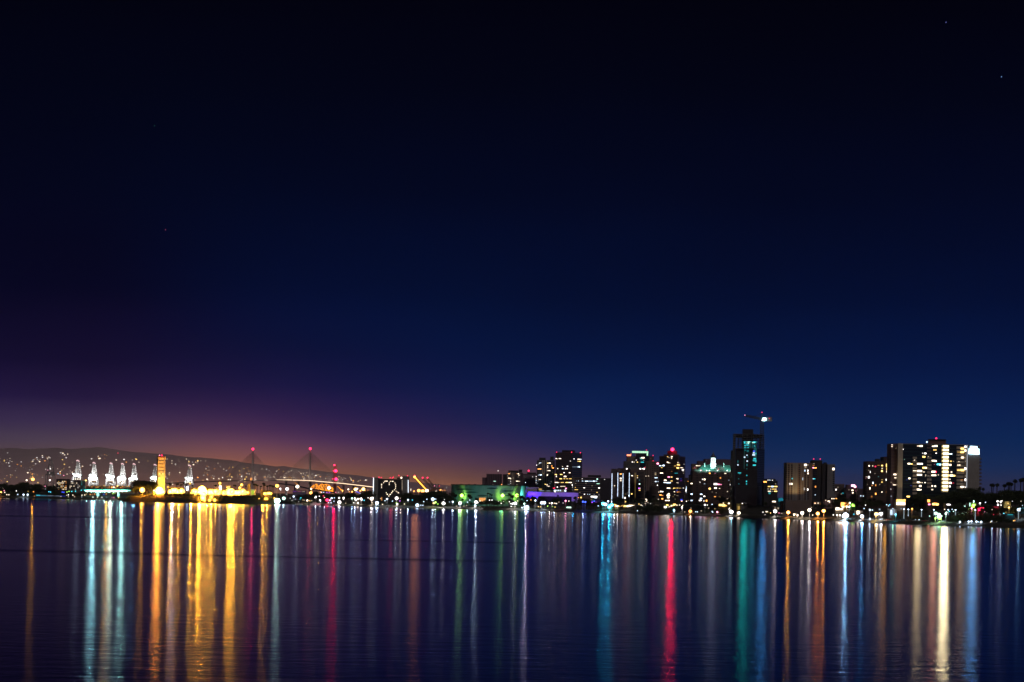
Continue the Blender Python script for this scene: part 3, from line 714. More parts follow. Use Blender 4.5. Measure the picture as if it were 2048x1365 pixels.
# --- K unfinished tower + crane
b = Bld('unfinished_tower', 'unfinished high rise with bare upper floors and teal lit interior', 340, 2420, 7, 'tower')
F_ = b.mass([(180,2424),(440,2420),(525,2440),(300,2462)], 460, glass, 'glass_wall'); f, g_ = F_[0], F_[1]
b.front(147, 480, 179, 2428, 22, dark, 'wing')
f.bands('floor_edge', 182, 470, 438, 930, 22, .10, mat('dim_slab', (.05,.055,.06)), .3, .5)
g_.bands('floor_edge', 442, 470, 524, 930, 22, .12, mat('dim_slab', (.05,.055,.06)), .3, .5)
f.piers('mullion', 345, 700, 440, 930, 6, 3, mat('dim_slab', (.05,.055,.06)), .35, .5)
# open floors
zs = [at(*C(7, 300, y), 2420).z for y in range(455, 270, -21)]
P = b.foot([(152,2420),(440,2416),(532,2440),(300,2466)]); o = b.root.location
for z in zs:
    mb = MB(); mb.prism([(x-o.x, y-o.y) for x, y in P], z-o.z-.35, z-o.z); mb.obj('floor_slab', concg, b.root)
for cx, D_ in ((165,2423),(215,2422),(265,2421),(320,2421),(375,2420),(428,2419),(470,2427),(515,2438)):
    p = at(*C(7, cx, 455), D_); put(unitbox(concg), 'pillar', b.root, (p.x, p.y+1, (zs[0]+zs[-1])/2), (.9,.9,zs[-1]-zs[0]))
b.mass([(265,2428),(390,2426),(395,2448),(270,2448)], 230, dark, 'core', 458)
b.mass([(150,2420),(180,2420),(182,2424),(152,2424)], 285, darksteel, 'hoist_tower', 900)
b.mass([(188,2436),(500,2438),(480,2450),(220,2452)], 292, dark, 'safety_net', 330)
f.lit('360,376,t+,160,5 293,392,t+,18,20 330,392,G+,34,30 322,415,t+,26,26 345,380,G+,22,14 395,392,G+,34,14 410,385,t+,30,14 300,425,t,26,14 300,452,t,30,12 332,452,t,20,16 410,430,t,16,12 425,440,t,12,14 330,490,t-,26,24 405,492,B+,26,14 402,512,b+,20,16 400,535,b+,32,20 425,520,t,16,20 320,538,b+,16 292,563,b+,18,14 323,610,b+,16,16 412,580,t+,30,12 410,600,t,40,20 408,658,t+,36,14 320,655,t-,14,26 425,610,t,16,30 213,655,b+,14,16 213,615,t-,10,26 232,748,t,38,14 235,760,t-,20,12 318,780,t,12,16 315,850,t+,12,16 315,880,t,12,16 222,820,t- 224,880,t- 318,700,t- 330,560,t- 300,480,t-,20,14 415,465,t-,24,12 345,420,t-,18,30 378,410,t-,14,30 385,440,t-,14,20 430,470,t- 430,390,t,14,20', 11, 11, out=.25, mul=.4)
f.rect('lit_shaft', 284, 378, 296, 700, emi('shaft', (.05,.5,.5), .06), .2, .3); f.rect('lit_shaft', 342, 378, 392, 450, emi('shaft', (.05,.5,.5), .14), .2, .3); f.rect('lit_shaft', 400, 400, 436, 620, emi('shaft', (.05,.5,.5), .12), .2, .3)
# tower crane
r_ = empty('tower_crane', at(*C(7, 497, 458), 2440)); tag(r_, 'tower crane with level jib and cyan cab light atop the unfinished tower', 'crane')
o = r_.location
def C7(x, y, D=2440): return at(*C(7, x, y), D) - o
def lattice(mb, p, q, w, n, r):
    p, q = Vector(p), Vector(q); d = (q-p).normalized(); a = d.cross(Vector((0,0,1)) if abs(d.z) < .9 else Vector((0,1,0))).normalized(); b_ = d.cross(a)
    cs = [a*w+b_*w, -a*w+b_*w, -a*w-b_*w, a*w-b_*w]
    for c in cs: mb.beam(p+c, q+c, r)
    for i in range(n):
        s0, s1 = p+(q-p)*i/n, p+(q-p)*(i+1)/n
        for j in range(4):
            mb.beam(s0+cs[j], s1+cs[(j+1) % 4], r*.7)
top = C7(499, 40); mast_b = Vector((0,0,-12)); jj = C7(500, 118)
mb = MB(); lattice(mb, mast_b, Vector((jj.x, 0, jj.z)), 1.3, 16, .30); mb.obj('mast', darksteel, r_)
mb = MB(); lattice(mb, C7(500, 112), C7(292, 66), .9, 18, .26); mb.obj('jib', darksteel, r_)
mb = MB(); lattice(mb, C7(500, 112), C7(600, 104), .9, 7, .26); mb.obj('counter_jib', darksteel, r_)
mb = MB(); mb.beam(C7(497, 112), top, .8, .2); mb.beam(top, C7(390, 88), .14); mb.beam(top, C7(560, 108), .14); mb.obj('tie_frame', darksteel, r_)
mb = MB(); mb.box(C7(584, 112), (5.5,3,4.5)); mb.obj('counterweight', concg, r_)
mb = MB(); mb.box(C7(514, 124), (2.6,2.6,3)); mb.obj('cab', steel, r_)
for x, y, c, z, m_ in ((295,64,'k','s',2),(498,30,'r','m',.7),(585,103,'r','m',.5),(520,112,'c','x',.6),(533,113,'c','x',.6),(499,127,'n','s',2)):
    D_ = 2437 if z != 'x' else 2436; put(ball(emi('glow_'+c, (.45,.92,1) if c == 'c' else CLR[c], round(LS[z]*m_, 1)), 2 if z == 'x' else 1), 'crane_lamp', r_, at(*C(7, x, y), D_), (KS[z]*D_*1.05,)*3)
# --- L small office
b = Bld('office_block', 'small dark office with four bright window rows right of the unfinished tower', 600, 2380, 7)
f = b.front(522, 838, 682, dep=20, m=dark); b.block(540, 818, 660, 838, dep=12, m=dark)
f.lit('535,856,o+,36,16 570,835,n 592,835,b 622,837,n 585,911,y,34,12 622,911,b+,30,12 662,911,y+,34,10 572,940,w-,20 602,942,w 640,942,y,46,8 665,942,w 585,968,w,34,12 660,968,y+,36,10 618,968,n- 588,990,t-,24,20 660,880,w-')
f.bands('window_band', 528, 862, 678, 1000, 5, .4, glass)
# --- M pale slab tower
b = Bld('slab_tower', 'pale concrete slab tower with narrow window columns and two red roof lights', 1070, 2250, 7)
f = b.front(782, 627, 1096, dep=20, m=concd); f2 = b.front(1097, 600, 1210, 2254, 20, dark, 'core', None); f3 = b.front(1211, 638, 1272, 2252, 20, dark, 'recess_wall'); f4 = b.front(1273, 645, 1362, 2249, 20, concg, 'end_wall')
for x in (815, 852, 942, 1012, 1045):
    f.bands('window', x-8, 650, x+8, 1075, 17, .62, glass)
    
for x in (798, 832, 873, 905, 968, 990, 1030, 1075): f.rect('concrete_rib', x-(14 if x in (905,873) else 6), 629, x+(14 if x in (905,873) else 6), 1078, concg if x < 1060 else concd, .5, .8)
f.bands('balcony', 776, 650, 797, 1070, 17, .42, dark, .9, 1.5)
f2.bands('window_band', 1100, 650, 1150, 1070, 17, .5, glass); f4.bands('window_band', 1338, 665, 1358, 970, 12, .6, glass)
f.lit('1005,655,w+,22,24 1022,655,w+,18,24 1040,655,w 1020,683,w-,30 1008,722,b,12,22 1040,722,n+,14,24 1043,755,w+,16,18 859,817,t,12,14 985,820,b,10,30 832,880,n+,18,24 857,880,w+,18,22 797,880,o 783,828,b 1038,947,n+,18,22 1000,940,n-,14,30 1010,690,w-')
f2.lit('1110,660,o-,24 1105,688,k+,20,14 1130,690,o+,34,10 1105,820,b 1120,820,t,20,8 1133,913,o,14,20 1115,640,w-'); f4.lit('1347,703,w+,24,26')
for cx in (1113, 1190): b.mastball(cx, 585, 602, 'r', 'm', 2258, 1.3)
b.front(1238, 625, 1268, 2262, 8, dark, 'roof_block', 640)
for cx in (840, 905, 960): 
    p = at(*C(7, cx, 1085), 2238); spot(p, 0, 0, p+Vector((0,13,26)), (1,.62,.22), 5200, 80, b.root)
# --- N low blocks between slab and speckled tower
b = Bld('office_block', 'low dusky office right behind the pale slab tower end wall', 1420, 2500, 7)
f = b.front(1362, 880, 1475, dep=18, m=concd); f.bands('window_band', 1366, 900, 1472, 980, 5, .4, glass); f.lit('1377,948,n+,14,16 1470,990,t-,44,10 1400,920,w- 1440,1000,w-')
b = Bld('sign_block', 'low pinkish block with a glaring pink white roof sign', 1560, 2480, 7)
f = b.front(1498, 922, 1640, dep=18, m=plum); f.bands('window_band', 1502, 940, 1636, 1000, 4, .4, glass); f.lit('1572,955,w+,22,12 1575,985,w+,14,14 1530,950,w- 1610,965,k-')
b.front(1503, 890, 1545, 2483, 10, dark, 'roof_block', 923)
f.rect('roof_sign', 1558, 888, 1600, 912, emi('roof_sign', (1,.35,.5), 5), .6, .8); f.rect('roof_sign', 1590, 902, 1614, 924, emi('roof_sign', (1,.35,.5), 5), .75, .8)
b = Bld('office_block', 'low violet grey wing with blank wall left of the speckled tower', 1680, 2460, 7)
f = b.front(1642, 935, 1725, dep=16, m=plum); f.lit('1672,1022,b 1700,1025,b-'); f.bands('window_band', 1648, 955, 1720, 1010, 4, .35, glass)
# --- O speckled tower
b = Bld('speckled_tower', 'dark apartment tower with scattered small coloured windows and saw tooth balconies', 180, 2230, 8)
f = b.front(35, 402, 250, dep=24, m=brown); f2 = b.front(251, 345, 344, 2232, 22, brown, 'core'); b.block(160, 372, 205, 404, m=dark); 
f.bands('balcony', 12, 430, 36, 870, 15, .45, dark, 2.2, 3.0)
f.bands('window_band', 45, 440, 245, 860, 17, .45, dark)
f.lit('66,462,w+,14,18 112,462,w,8,16 146,470,r+,14,12 185,455,o-,30 232,458,y+,20,14 232,494,w,16 230,528,y+,20,22 80,540,n,10,26 185,600,t-,8,10 62,608,n+,20,26 30,605,w,10 22,620,k- 115,680,b+,12,26 104,712,o,12 150,710,o,10,22 232,640,y-,24 230,670,y,18,14 24,760,b,24,8 76,748,w+,14,22 75,765,w 150,820,o+,16,22 230,797,w+,14 98,855,o-,18,20 60,520,w- 140,560,w- 200,700,w- 40,700,w-')
f2.lit('298,455,y+,32,40 298,500,y+,22,30 298,535,w+,24,26 288,640,n+,16,22 293,835,w- 295,797,o,26 345,475,G-,14 382,482,t+,20,14')
b.mastball(312, 308, 346, 'r', 'l', 2228, .6); 
# --- P wide tower with lit stair
b = Bld('stair_tower_block', 'wide glassy tower with a bright white lit stair column down its front', 860, 2110, 8)
def lw(x): return 2110
f0 = b.front(345, 175, 429, 2116, 24, plum, 'left_wing'); fL = b.front(430, 172, 494, 2110, 26, cream, 'cream_column')
f = b.front(495, 180, 1284, 2112, 24, glass, 'glass_wall')
F_ = b.mass([(1285,2110),(1322,2108),(1480,2130),(1440,2160)], 192, conc, 'end_wall'); fe, fs = F_[0], F_[1]
n = 17
f.bands('floor_edge', 497, 190, 996, 960, 17, .16, mat('teal_slab', (.02,.055,.055)), .5, .8); f.bands('floor_edge', 1086, 190, 1182, 960, 17, .16, mat('teal_slab', (.02,.055,.055)), .5, .8)
f.bands('balcony', 622, 346, 676, 846, 11, .62, cream, .9, 1.2); f.bands('balcony', 806, 346, 862, 762, 9, .62, cream, .9, 1.2); f.bands('balcony', 806, 180, 862, 346, 4, .5, concd, .9, 1.2)
f.rect('stair_back', 990, 195, 1086, 800, mat('stair_wall', (.50,.42,.28)), .12, .3)
f.bands('balcony', 1184, 215, 1284, 770, 12, .66, cream, .9, 1.2)
f.rect('string_course', 497, 181, 1284, 190, concg, .8, 1.2)
for i in range(13):
    y = 212+i*46.5
    f.rect('stair_window', 1012-i*.5, y-12, 1082-i*.8, y+12, emi('stair_light', (1,.86,.52), 4.0), .5, .5)
    f.rect('stair_window', 996-i*.5, y-6, 1010-i*.5, y+9, emi('stair_dim', (1,.7,.25), .9), .5, .5)
f.lit('695,208,w,32,12 730,208,w+,36,18 890,212,w+,40,12 920,208,w+,36,18 895,258,y,18,16 918,258,y,16,16 498,250,n+,12 750,300,n 782,303,n+,26,16 922,300,n+,14 765,347,y+,34,18 822,345,w 750,335,w- 645,392,w+,14 516,380,G- 888,396,w+,44,16 915,400,w+,26,16 1105,310,b+,44,10 1110,403,y,24,14 1145,404,w- 575,434,w+,34,16 608,438,y+,20,12 700,436,w+,44,18 738,436,n+,24,16 957,443,c+,52,16 970,447,b+,20,16 900,445,k- 1102,450,w+,26,20 775,487,y+,54,20 788,487,w+,26,18 648,530,w+,46,16 710,528,w+,60,22 730,535,w+,20 765,540,w,24,8 890,538,w+,54,22 915,540,r+,20,22 1105,540,k- 1118,542,w,18,20 708,577,w+,62,18 788,580,w 892,583,w+,58,16 950,578,w 785,596,w- 1080,585,y+,40,16 1120,586,w+,40,22 1150,588,y+,30,18 580,622,w+,24,18 1098,635,w,12,14 692,672,w+,34,18 722,675,w,20 745,678,w 780,676,w+,16 1102,680,w+,34,22 1140,682,r-,20,14 718,720,w+,28,20 872,720,w+,16,16 910,722,w+,16,18 1098,725,n+,16,18 685,765,w+,46,20 718,768,w+,30,12 872,766,w,22,14 565,855,y+,40,16 600,715,B- 548,640,B-', out=.85)
f.lit('1256,242,y+,40,20 1255,288,y+,44,20 1258,355,w+,34,18 1212,408,w 1200,452,w+ 1222,452,w+,14 1256,518,y+,44,24 1210,518,y,40,20 1255,730,w+,44,16 1250,640,o-,34 1212,288,y-,40,14 1240,655,w-', out=1.3)
fe.lit('1298,218,n+,22,24 1298,266,w+,22,24 1297,498,n+,22,28 1298,640,n+,14,28 1298,735,n,14,14 1298,312,w- 1298,360,w- 1298,405,w- 1298,590,w-'); fe.rect('white_edge', 1318, 196, 1323, 740, emi('edge', (.85,.9,1), .55), .5, .5)
f0.lit('358,202,w+,18,24 410,243,w,12,14 378,246,k- 360,225,w- 395,572,w+,34,16 402,615,w,28,14 390,710,w+,40,14 378,672,w- 352,675,w,14 370,690,w- 345,760,n 350,850,b 365,330,w- 400,330,w-'); f0.bands('balcony', 348, 195, 428, 880, 16, .35, concd, .9, 1.2)
b.mass([(822,2118),(1050,2118),(1045,2132),(830,2132)], 122, mat('penthouse_maroon', (.17,.08,.07)), 'penthouse', 182)
b.mass([(818,2116),(1054,2116),(1048,2134),(826,2134)], 118, dark, 'penthouse_roof', 124)
b.mastball(925, 110, 120, 'r', 'l', 2122, 1.0); b.mastball(805, 157, 182, 'b', 'l', 2112, .6, 'roof_lamp')
# end slab with the stepped glowing sign
fs2 = fs
fs.bands('balcony', 1476, 360, 1492, 770, 9, .5, concd, 1.0, 2.4)
sg = emi('sign_glow', (.50,.80,1), 5)
for k_, (x0, y0, x1, y1) in enumerate(((1356,211,1440,240),(1340,240.5,1464,276),(1336,276.5,1466,314))):
    fs.rect('sign_panel', x0, y0, x1, y1, sg, .8, .9)
fs.rect('sign_frame', 1330, 204, 1470, 318, darksteel, .15, .3)
# lit entrance
b2 = Bld('entrance_pavilion', 'glowing orange white entrance canopy at the foot of the cream column', 470, 2085, 8, 'pavilion')
f = b2.front(412, 890, 532, 2085, 14, cream)
f.lit('470,945,w+,112,34 428,915,o+,20,34 520,905,o+,22,30 475,912,o+,60,16 445,893,o,60,8', out=.3)
p = at(*C(8, 470, 930), 2078); spot(p, 0, 0, at(*C(8, 462, 760), 2110), (1,.72,.30), 9000, 70, b2.root)

# ------------------------------------------------------------------ oil island
def isl_top(px): return interp([(244,0),(252,2.5),(262,7),(300,9),(395,9),(402,3.2),(436,3.2),(444,9),(520,8.5),(545,6),(556,0)], px)
mb = MB(); ic = list(range(242, 561, 3)); io = [-12,-3,0,4,10,22,60,110,150,170,186]
for px in ic:
    t = isl_top(px)
    for s_, fr in zip(io, (-.3,-.1,.02,.25,.6,1,.8,.8,.8,.4,-.3)):
        D = 3085 + s_ + (px-400)*-.18; x = (px-1024)/F*D
        mb.v.append((x, D, (t*fr if fr > 0 else fr*8) + .5*noise.noise(Vector((x*.08, D*.08, 1)))*(fr > .1)))
k = len(io)
for i in range(len(ic)-1):
    for j in range(k-1):
        a = i*k+j; mb.f.append((a, a+k, a+k+1, a+1))
tag(mb.obj('island', gm), 'low landscaped island carrying the orange floodlit tower', None, None, 'structure')
def isl_z(px): return isl_top(px)*.8
def ID(px, s_=40): return 3085 + s_ + (px-400)*-.18
# shrubs on the island bank
def leafcloud(mb, c, r, n, size, rnd):
    for _ in range(n):
        while True:
            d = Vector((rnd.uniform(-1,1), rnd.uniform(-1,1), rnd.uniform(-1,1)))
            if .25 < d.length < 1: break
        p = Vector(c) + Vector((d.x*r[0], d.y*r[1], d.z*r[2]))
        a = Vector((rnd.uniform(-1,1), rnd.uniform(-1,1), rnd.uniform(-.7,.7))).normalized()*size*rnd.uniform(.6,1.3)
        b_ = a.cross(Vector((rnd.uniform(-1,1), rnd.uniform(-1,1), rnd.uniform(-1,1)))).normalized()*size*rnd.uniform(.4,.9)
        k_ = len(mb.v); mb.v += [tuple(p-a), tuple(p+b_*.8), tuple(p+a), tuple(p-b_*.8)]; mb.f.append((k_,k_+1,k_+2,k_+3))
rn = random.Random(5); mb = MB()
for px in range(248, 555, 2):
    t = isl_top(px)
    for s_, fr in ((4,.3),(10,.6),(18,.9),(26,1.0)):
        D = ID(px, s_+rn.uniform(-3,3)); x = (px+rn.uniform(-1,1)-1024)/F*D
        if t > 3.5 or s_ < 12: leafcloud(mb, (x, D, t*fr+.4), (1.6,1.6,1.2+(.8 if t > 5 else 0)), 16, .55, rn)
tag(mb.obj('shrubs', fol), 'dense dark shrubs covering the bank of the orange lit island', None, None, 'stuff')

# tower
b = Bld('island_tower', 'slab tower washed in orange floodlight with dark horizontal louvres', 600, 3180, 2, 'tower')
b.root.location.z = isl_z(322); b.g = isl_z(322)
tw = mat('tower_render', (.55,.50,.42), ns=.1, nv=.12)
F_ = b.mass([(534,3190),(555,3176),(662,3176),(645,3190)], 248, tw); fsd, f = F_[0], F_[1]
f.bands('louvre', 565, 299, 645, 540, 5, .22, dark, .15, .4)
f.rect('louvre', 556, 248, 655, 261, mat('rust', (.25,.07,.03)), .15, .4)
f.rect('edge_rib', 555, 249, 560, 790, tw, 1.1, 1.4); f.rect('edge_rib', 655, 249, 662, 790, tw, 1.1, 1.4)
for cx, w_ in ((582,16e3),(608,22e3),(632,18e3)):
    p = at(*C(2, cx, 762), 3160); spot(p, 0, 0, at(*C(2, cx, 420), 3178), (1,.30,.01), w_*1.5, 56, b.root)
    spot(p, 0, 0, at(*C(2, cx, 640), 3178), (1,.66,.06), w_*.8, 80, b.root)
b.mastball(578, 228, 250, 'k', 'm', 3180, 1.5); b.mastball(612, 228, 250, 'r', 'l', 3180, .7)
for cx, cy_ in ((580,495),(628,495),(575,560)): b.ball(cx, cy_, 'y', 'l', 3174.5, .5, 'wall_lamp')
# wells, walls and drilling housings
def isl_box(name, label, cat, x0, y0, x1, y1, D, m, dep=8):
    b = Bld(name, label, (x0+x1)/2, D, 2, cat); b.root.location.z = b.g = isl_z(C(2,(x0+x1)/2,0)[0]); f = b.front(x0, y0, x1, D, dep, m); return b, f
ywall = mat('ochre_panel', (.55,.42,.15), ns=.2)
b, f = isl_box('drilling_housing', 'tall yellow green lit housing block on the island', 'building', 1550, 672, 1618, 800, 3150, ywall); f.bands('panel_joint', 1552, 690, 1616, 790, 4, .06, dark)
b, f = isl_box('drilling_housing', 'slim ochre lit housing near the right end of the island', 'building', 1865, 642, 1900, 800, 3140, ywall); f.bands('panel_joint', 1866, 660, 1899, 790, 5, .05, dark)
b, f = isl_box('lit_shed', 'white framed shed with green lit doorway at the right of the island', 'shed', 1904, 724, 1976, 808, 3110, white); f.rect('doorway', 1918, 738, 1962, 803, emi('lit_g', (.5,.75,.05), .8), .2, .3)
b, f = isl_box('low_wall_building', 'long low ochre lit building beside the island tower', 'building', 700, 690, 930, 800, 3165, ywall); f.bands('window_band', 710, 712, 920, 790, 2, .3, dark)
b, f = isl_box('pump_house', 'long yellow lit pump house in the middle of the island', 'building', 1020, 700, 1330, 800, 3170, ywall); f.bands('window_band', 1030, 715, 1320, 790, 2, .25, dark)
b, f = isl_box('pump_house', 'yellow lit pump house with stepped roof right of island middle', 'building', 1330, 716, 1540, 800, 3160, ywall); f.bands('window_band', 1340, 730, 1530, 790, 2, .25, dark); b.front(1430, 690, 1490, 3164, 5, ywall, 'upper_wall', 717)
b, f = isl_box('pump_house', 'yellow lit pump house left of the tall green lit housing', 'building', 1640, 725, 1860, 800, 3160, ywall); f.bands('window_band', 1650, 740, 1850, 790, 2, .25, dark)
b, f = isl_box('pump_house', 'small ochre lit pump house at the island right tip', 'building', 1976+80, 735, 2200, 800, 3130, ywall)
# derrick
r_ = empty('derrick', (at(*C(2, 1465, 700), 3150).x, 3150, isl_z(440))); tag(r_, 'white lit lattice derrick standing above the island pump houses', 'derrick')
mb = MB(); zt_ = at(*C(2, 1465, 645), 3150).z - r_.location.z
for i in range(4):
    s1, s2 = ((-1,-1),(1,-1),(1,1),(-1,1))[i], ((-1,-1),(1,-1),(1,1),(-1,1))[(i+1) % 4]
    mb.beam((s1[0]*3.2, s1[1]*3.2, 0), (s1[0]*.8, s1[1]*.8, zt_), .25)
    for j in range(5):
        a_, c_ = j/5, (j+1)/5; w0, w1 = 3.2-2.4*a_, 3.2-2.4*c_
        mb.beam((s1[0]*w0, s1[1]*w0, zt_*a_), (s2[0]*w1, s2[1]*w1, zt_*c_), .15)
mb.obj('lattice', steel, r_)
def il(cx, cy_, c, z, s_=30, mul=1.0, kind='floodlight'):
    px, py = C(2, cx, cy_); D = ID(px, s_); p = at(px, py, D); g_ = max(isl_z(px), .5)
    root = empty(kind.replace(' ', '_'), (p.x, p.y, g_))
    nm = {'o':'orange','y':'yellow','w':'warm white','b':'bluish white','n':'white','G':'greenish white','S':'sodium yellow'}[c]
    reg(root, {'s':'small','m':'round','l':'bright','x':'glaring','X':'very large glaring'}[z]+f' {nm} {kind}', kind, px, 'floodlights on the oil island')
    col = (1,.50,.06) if c == 'S' else CLR[c]; rad = KS[z]*D*1.5
    put(ball(emi('isle_'+c, col, round(LS[z]*mul, 1)), 2 if z in 'lxX' else 1), 'lamp_head', root, p, (rad,)*3)
    if z in PS: glow(root, p+Vector((0,-rad*1.3,.3)), (1,.38,.02) if c in 'So' else c, PS[z]*mul*6, aim=(0,1,-.35), ang=160); glow(root, p+Vector((0,-rad*1.5,.5)), (1,.30,.02), PS[z]*mul*1.6, aim=(0,-.25,-1), ang=120)
    if p.z-g_ > rad+.4: put(rod(steel), 'pole', root, (p.x, p.y+.4, g_), (.16,.16,p.z-g_))
for cx, cy_, c, z, s_, m_ in ((325,735,'o','x',20,1.2),(575,748,'S','X',30,1.6),(620,765,'S','x',30,1.4),(740,762,'S','x',30,1),(778,745,'S','x',40,1.2),(810,745,'S','x',40,1.2),(845,765,'S','x',30,1),(772,770,'S','l',30,1),
    (900,750,'S','x',40,1.2),(930,762,'S','l',30,1),(985,700,'b','l',50,.7),(985,725,'b','l',50,.7),(1085,755,'S','x',40,1),(1110,765,'S','x',36,1),(1105,795,'S','l',20,1),(1200,735,'S','X',40,1.3),(1215,765,'S','X',36,1.5),(1225,795,'S','x',22,1.2),
    (1215,850,'S','x',10,1.2),(1235,885,'S','l',8,1),(1205,880,'S','m',8,1.5),(1310,885,'S','l',8,.9),(1385,885,'S','l',8,.9),(1335,835,'S','l',14,1),(1310,770,'S','x',40,1),(1350,765,'S','x',40,1.2),(1395,760,'S','x',40,1.2),(1435,770,'S','x',40,1),(1400,790,'S','l',30,1),
    (1462,636,'S','l',70,.6),(1468,690,'n','l',66,.8),(1470,715,'n','l',66,.6),(1525,780,'S','x',40,.8),(1590,770,'S','x',40,1.3),(1625,775,'S','X',40,1.1),(1660,775,'S','x',40,1.4),(1700,778,'S','x',40,1.4),(1740,775,'S','x',40,1.3),
    (1780,660,'S','l',60,.9),(1752,705,'S','l',60,.8),(1795,798,'S','l',30,1),(1830,785,'S','l',36,1),(1870,775,'S','l',36,1),(500,740,'n','m',24,1),(1025,640,'S','m',60,1),(700,690,'S','m',60,1)):
    il(cx, cy_, c, z, s_, m_)
rj = random.Random(8)
for i in range(16): il(1055+i*53+rj.uniform(-12,12), 765+rj.uniform(-22,18), 'S', rj.choice('lx'), rj.choice((26,34,44)), .8)
for cx, cy_, c, z, s_, m_ in ((2118,788,'S','l',50,1.4),(2140,788,'S','m',50,2),(2165,785,'S','l',50,1.2),(2190,785,'S','l',50,1.4),(2215,785,'S','m',50,2),(2128,867,'S','l',16,.6),(2148,867,'S','l',16,.6),(2035,865,'S','m',16,1.5),(2295,672,'S','l',10,1.3),(2258,855,'S','m',14,2)):
    il(cx, cy_, c, z, s_, m_)

# ------------------------------------------------------------------ port cranes
def crane_local(lit=True):
    P = {}
    st = MB()
    for x in (-12, 12):
        for y in (-13, 13): st.beam((x, y, 0), (x*.8, y, 46), 1.0, .8)
        st.beam((x*.95, -13, 14), (x*.95, 13, 14), .8)
        st.beam((x*.8, -15, 46), (x*.8, 15, 46), 1.0)
    for y in (-13, 13):
        st.beam((-11.4, y, 14), (11.4, y, 14), 1.0); st.beam((-9.8, y, 45), (9.8, y, 45), 1.1)
        st.beam((-11.4, y, 14), (0, y, 29), .5); st.beam((11.4, y, 14), (0, y, 29), .5)
    P['portal_frame'] = st
    a = MB()
    for s_ in (-1, 1):
        a.beam((s_*9.5, 2, 46), (s_*3.6, 4, 84), .8, .5)
        a.beam((s_*9.5, 14, 46), (s_*3.6, 4, 84), .5)
    a.beam((-3.8, 4, 84), (3.8, 4, 84), .7); a.beam((-5.4, 4, 72), (5.4, 4, 72), .4); a.beam((-7.4, 3, 60), (7.4, 3, 60), .4)
    P['apex_frame'] = a
    bm_ = MB()
    for s_ in (-1, 1): bm_.beam((s_*4.2+1, -14, 47), (s_*2.6+1, -5, 92), .7, .5)
    for i in range(7):
        t, u = i/7, (i+1)/7
        p0 = [Vector((s_*(4.2-1.6*t)+1, -14+9*t, 47+45*t)) for s_ in (-1, 1)]; p1 = [Vector((s_*(4.2-1.6*u)+1, -14+9*u, 47+45*u)) for s_ in (-1, 1)]
        bm_.beam(p0[0], p1[1], .3); bm_.beam(p0[1], p0[0], .3)
    P['raised_boom'] = bm_
    m_ = MB(); m_.box((0, 8, 50), (13, 14, 6)); m_.box((0, 8, 53.6), (14, 15, 1)); m_.box((5, -10, 43), (4, 4, 4)); P['machinery_house'] = m_
    return P
cr_parts = crane_local()
cmesh = {}
def port_crane(px, ytop, D, lit, label, seed=0):
    rnd_ = random.Random(seed)
    g_ = gpt(px, D); hz_ = at(px, ytop, D).z - g_.z; sc = hz_/92.0
    root = empty('port_crane', g_); tag(root, label, 'crane', 'container cranes at the port')
    m = crst if lit else mat('unlit_crane_steel', (.20,.17,.17))  # crane without floodlights: its dimness is put into a darker steel colour
    for n_, mb_ in cr_parts.items():
        k_ = (n_, m.name)
        if k_ not in cmesh: cmesh[k_] = mb_.mesh(n_, m)
        o_ = bpy.data.objects.new(n_, cmesh[k_]); COL.objects.link(o_); o_.parent = root; o_.scale = (sc, sc, sc)
    def L_(name, p, r, c, L): 
        o_ = bpy.data.objects.new(name, ball(emi('crane_'+name, c, L), 1)); COL.objects.link(o_); o_.parent = root; o_.location = Vector(p)*sc; o_.scale = (r,)*3
    if lit:
        k_ = lit
        for i in range(10):
            x = -10.5+21*i/9; z = 46+rnd_.uniform(-5, 7)
            L_('floodlight', (x, -16, z), 1.4+k_*.9, (.80,1,.95), round(3+2*k_,1))
        for i in range(4): L_('underside_lamp', (-9+6*i, -15, 37), 1.5, (1,.95,.75), round(2+2*k_,1))
        for i in range(9): L_('stair_lamp', (-13+.6*(i % 2), -15, 6+i*4.2), 1.0, (.9,.93,1), 2)
        for i in range(6): L_('boom_lamp', (8.5-i*.75+(i % 2)*1.2, -12+i, 52+i*5.6), 1.0, (1,.95,.92), 2)
        for i in range(4): L_('apex_lamp', (-2.6+i*2.3, -7, 90-abs(i-1)*1.5), 1.1, (1,.60,.62), 2)
        for s_ in (-1, 1):
            for i in range(3): L_('frame_lamp', (s_*(8.6-i*1.6), 0, 54+i*9), .8, (1,.85,.8), 1.5)
        glow(root, root.location+Vector((0,-26*sc,44*sc)), (.85,1,.95), 90000*k_, 'crane_flood', 1.5, aim=(0,1,.1), ang=150)
    else:
        for p in ((0,-7,91),(-3,-7,93),(2,-16,66),(-4,-16,58),(1,-16,50),(-9.5,-16,60),(5,-16,42)): L_('small_lamp', p, 1.1, (1,.85,.8), 1.2)
    return root
port_crane(100, 915.5, 6550, 0, 'dim unlit container crane with only small lamps, behind the dark trees')
mb = MB()
crn = [(155,919.5,6500,.55,'leftmost floodlit container crane, a little taller than the rest'),(187.3,924,6480,2.2,'floodlit container crane with the most dazzling white glare'),(221.3,925,6460,1.8,'floodlit container crane just right of the dazzling one'),
 (244.3,926,6440,1.8,'floodlit container crane in the middle of the close row'),(267.3,926.5,6420,1.4,'floodlit container crane right above the big island tree'),(309.5,928,6400,.6,'floodlit container crane half hidden behind the orange tower'),(378.5,929.5,6380,.45,'floodlit container crane standing alone right of the orange tower')]
for i, (px, yt, D, k_, lb) in enumerate(crn): port_crane(px, yt, D, k_, lb, i)
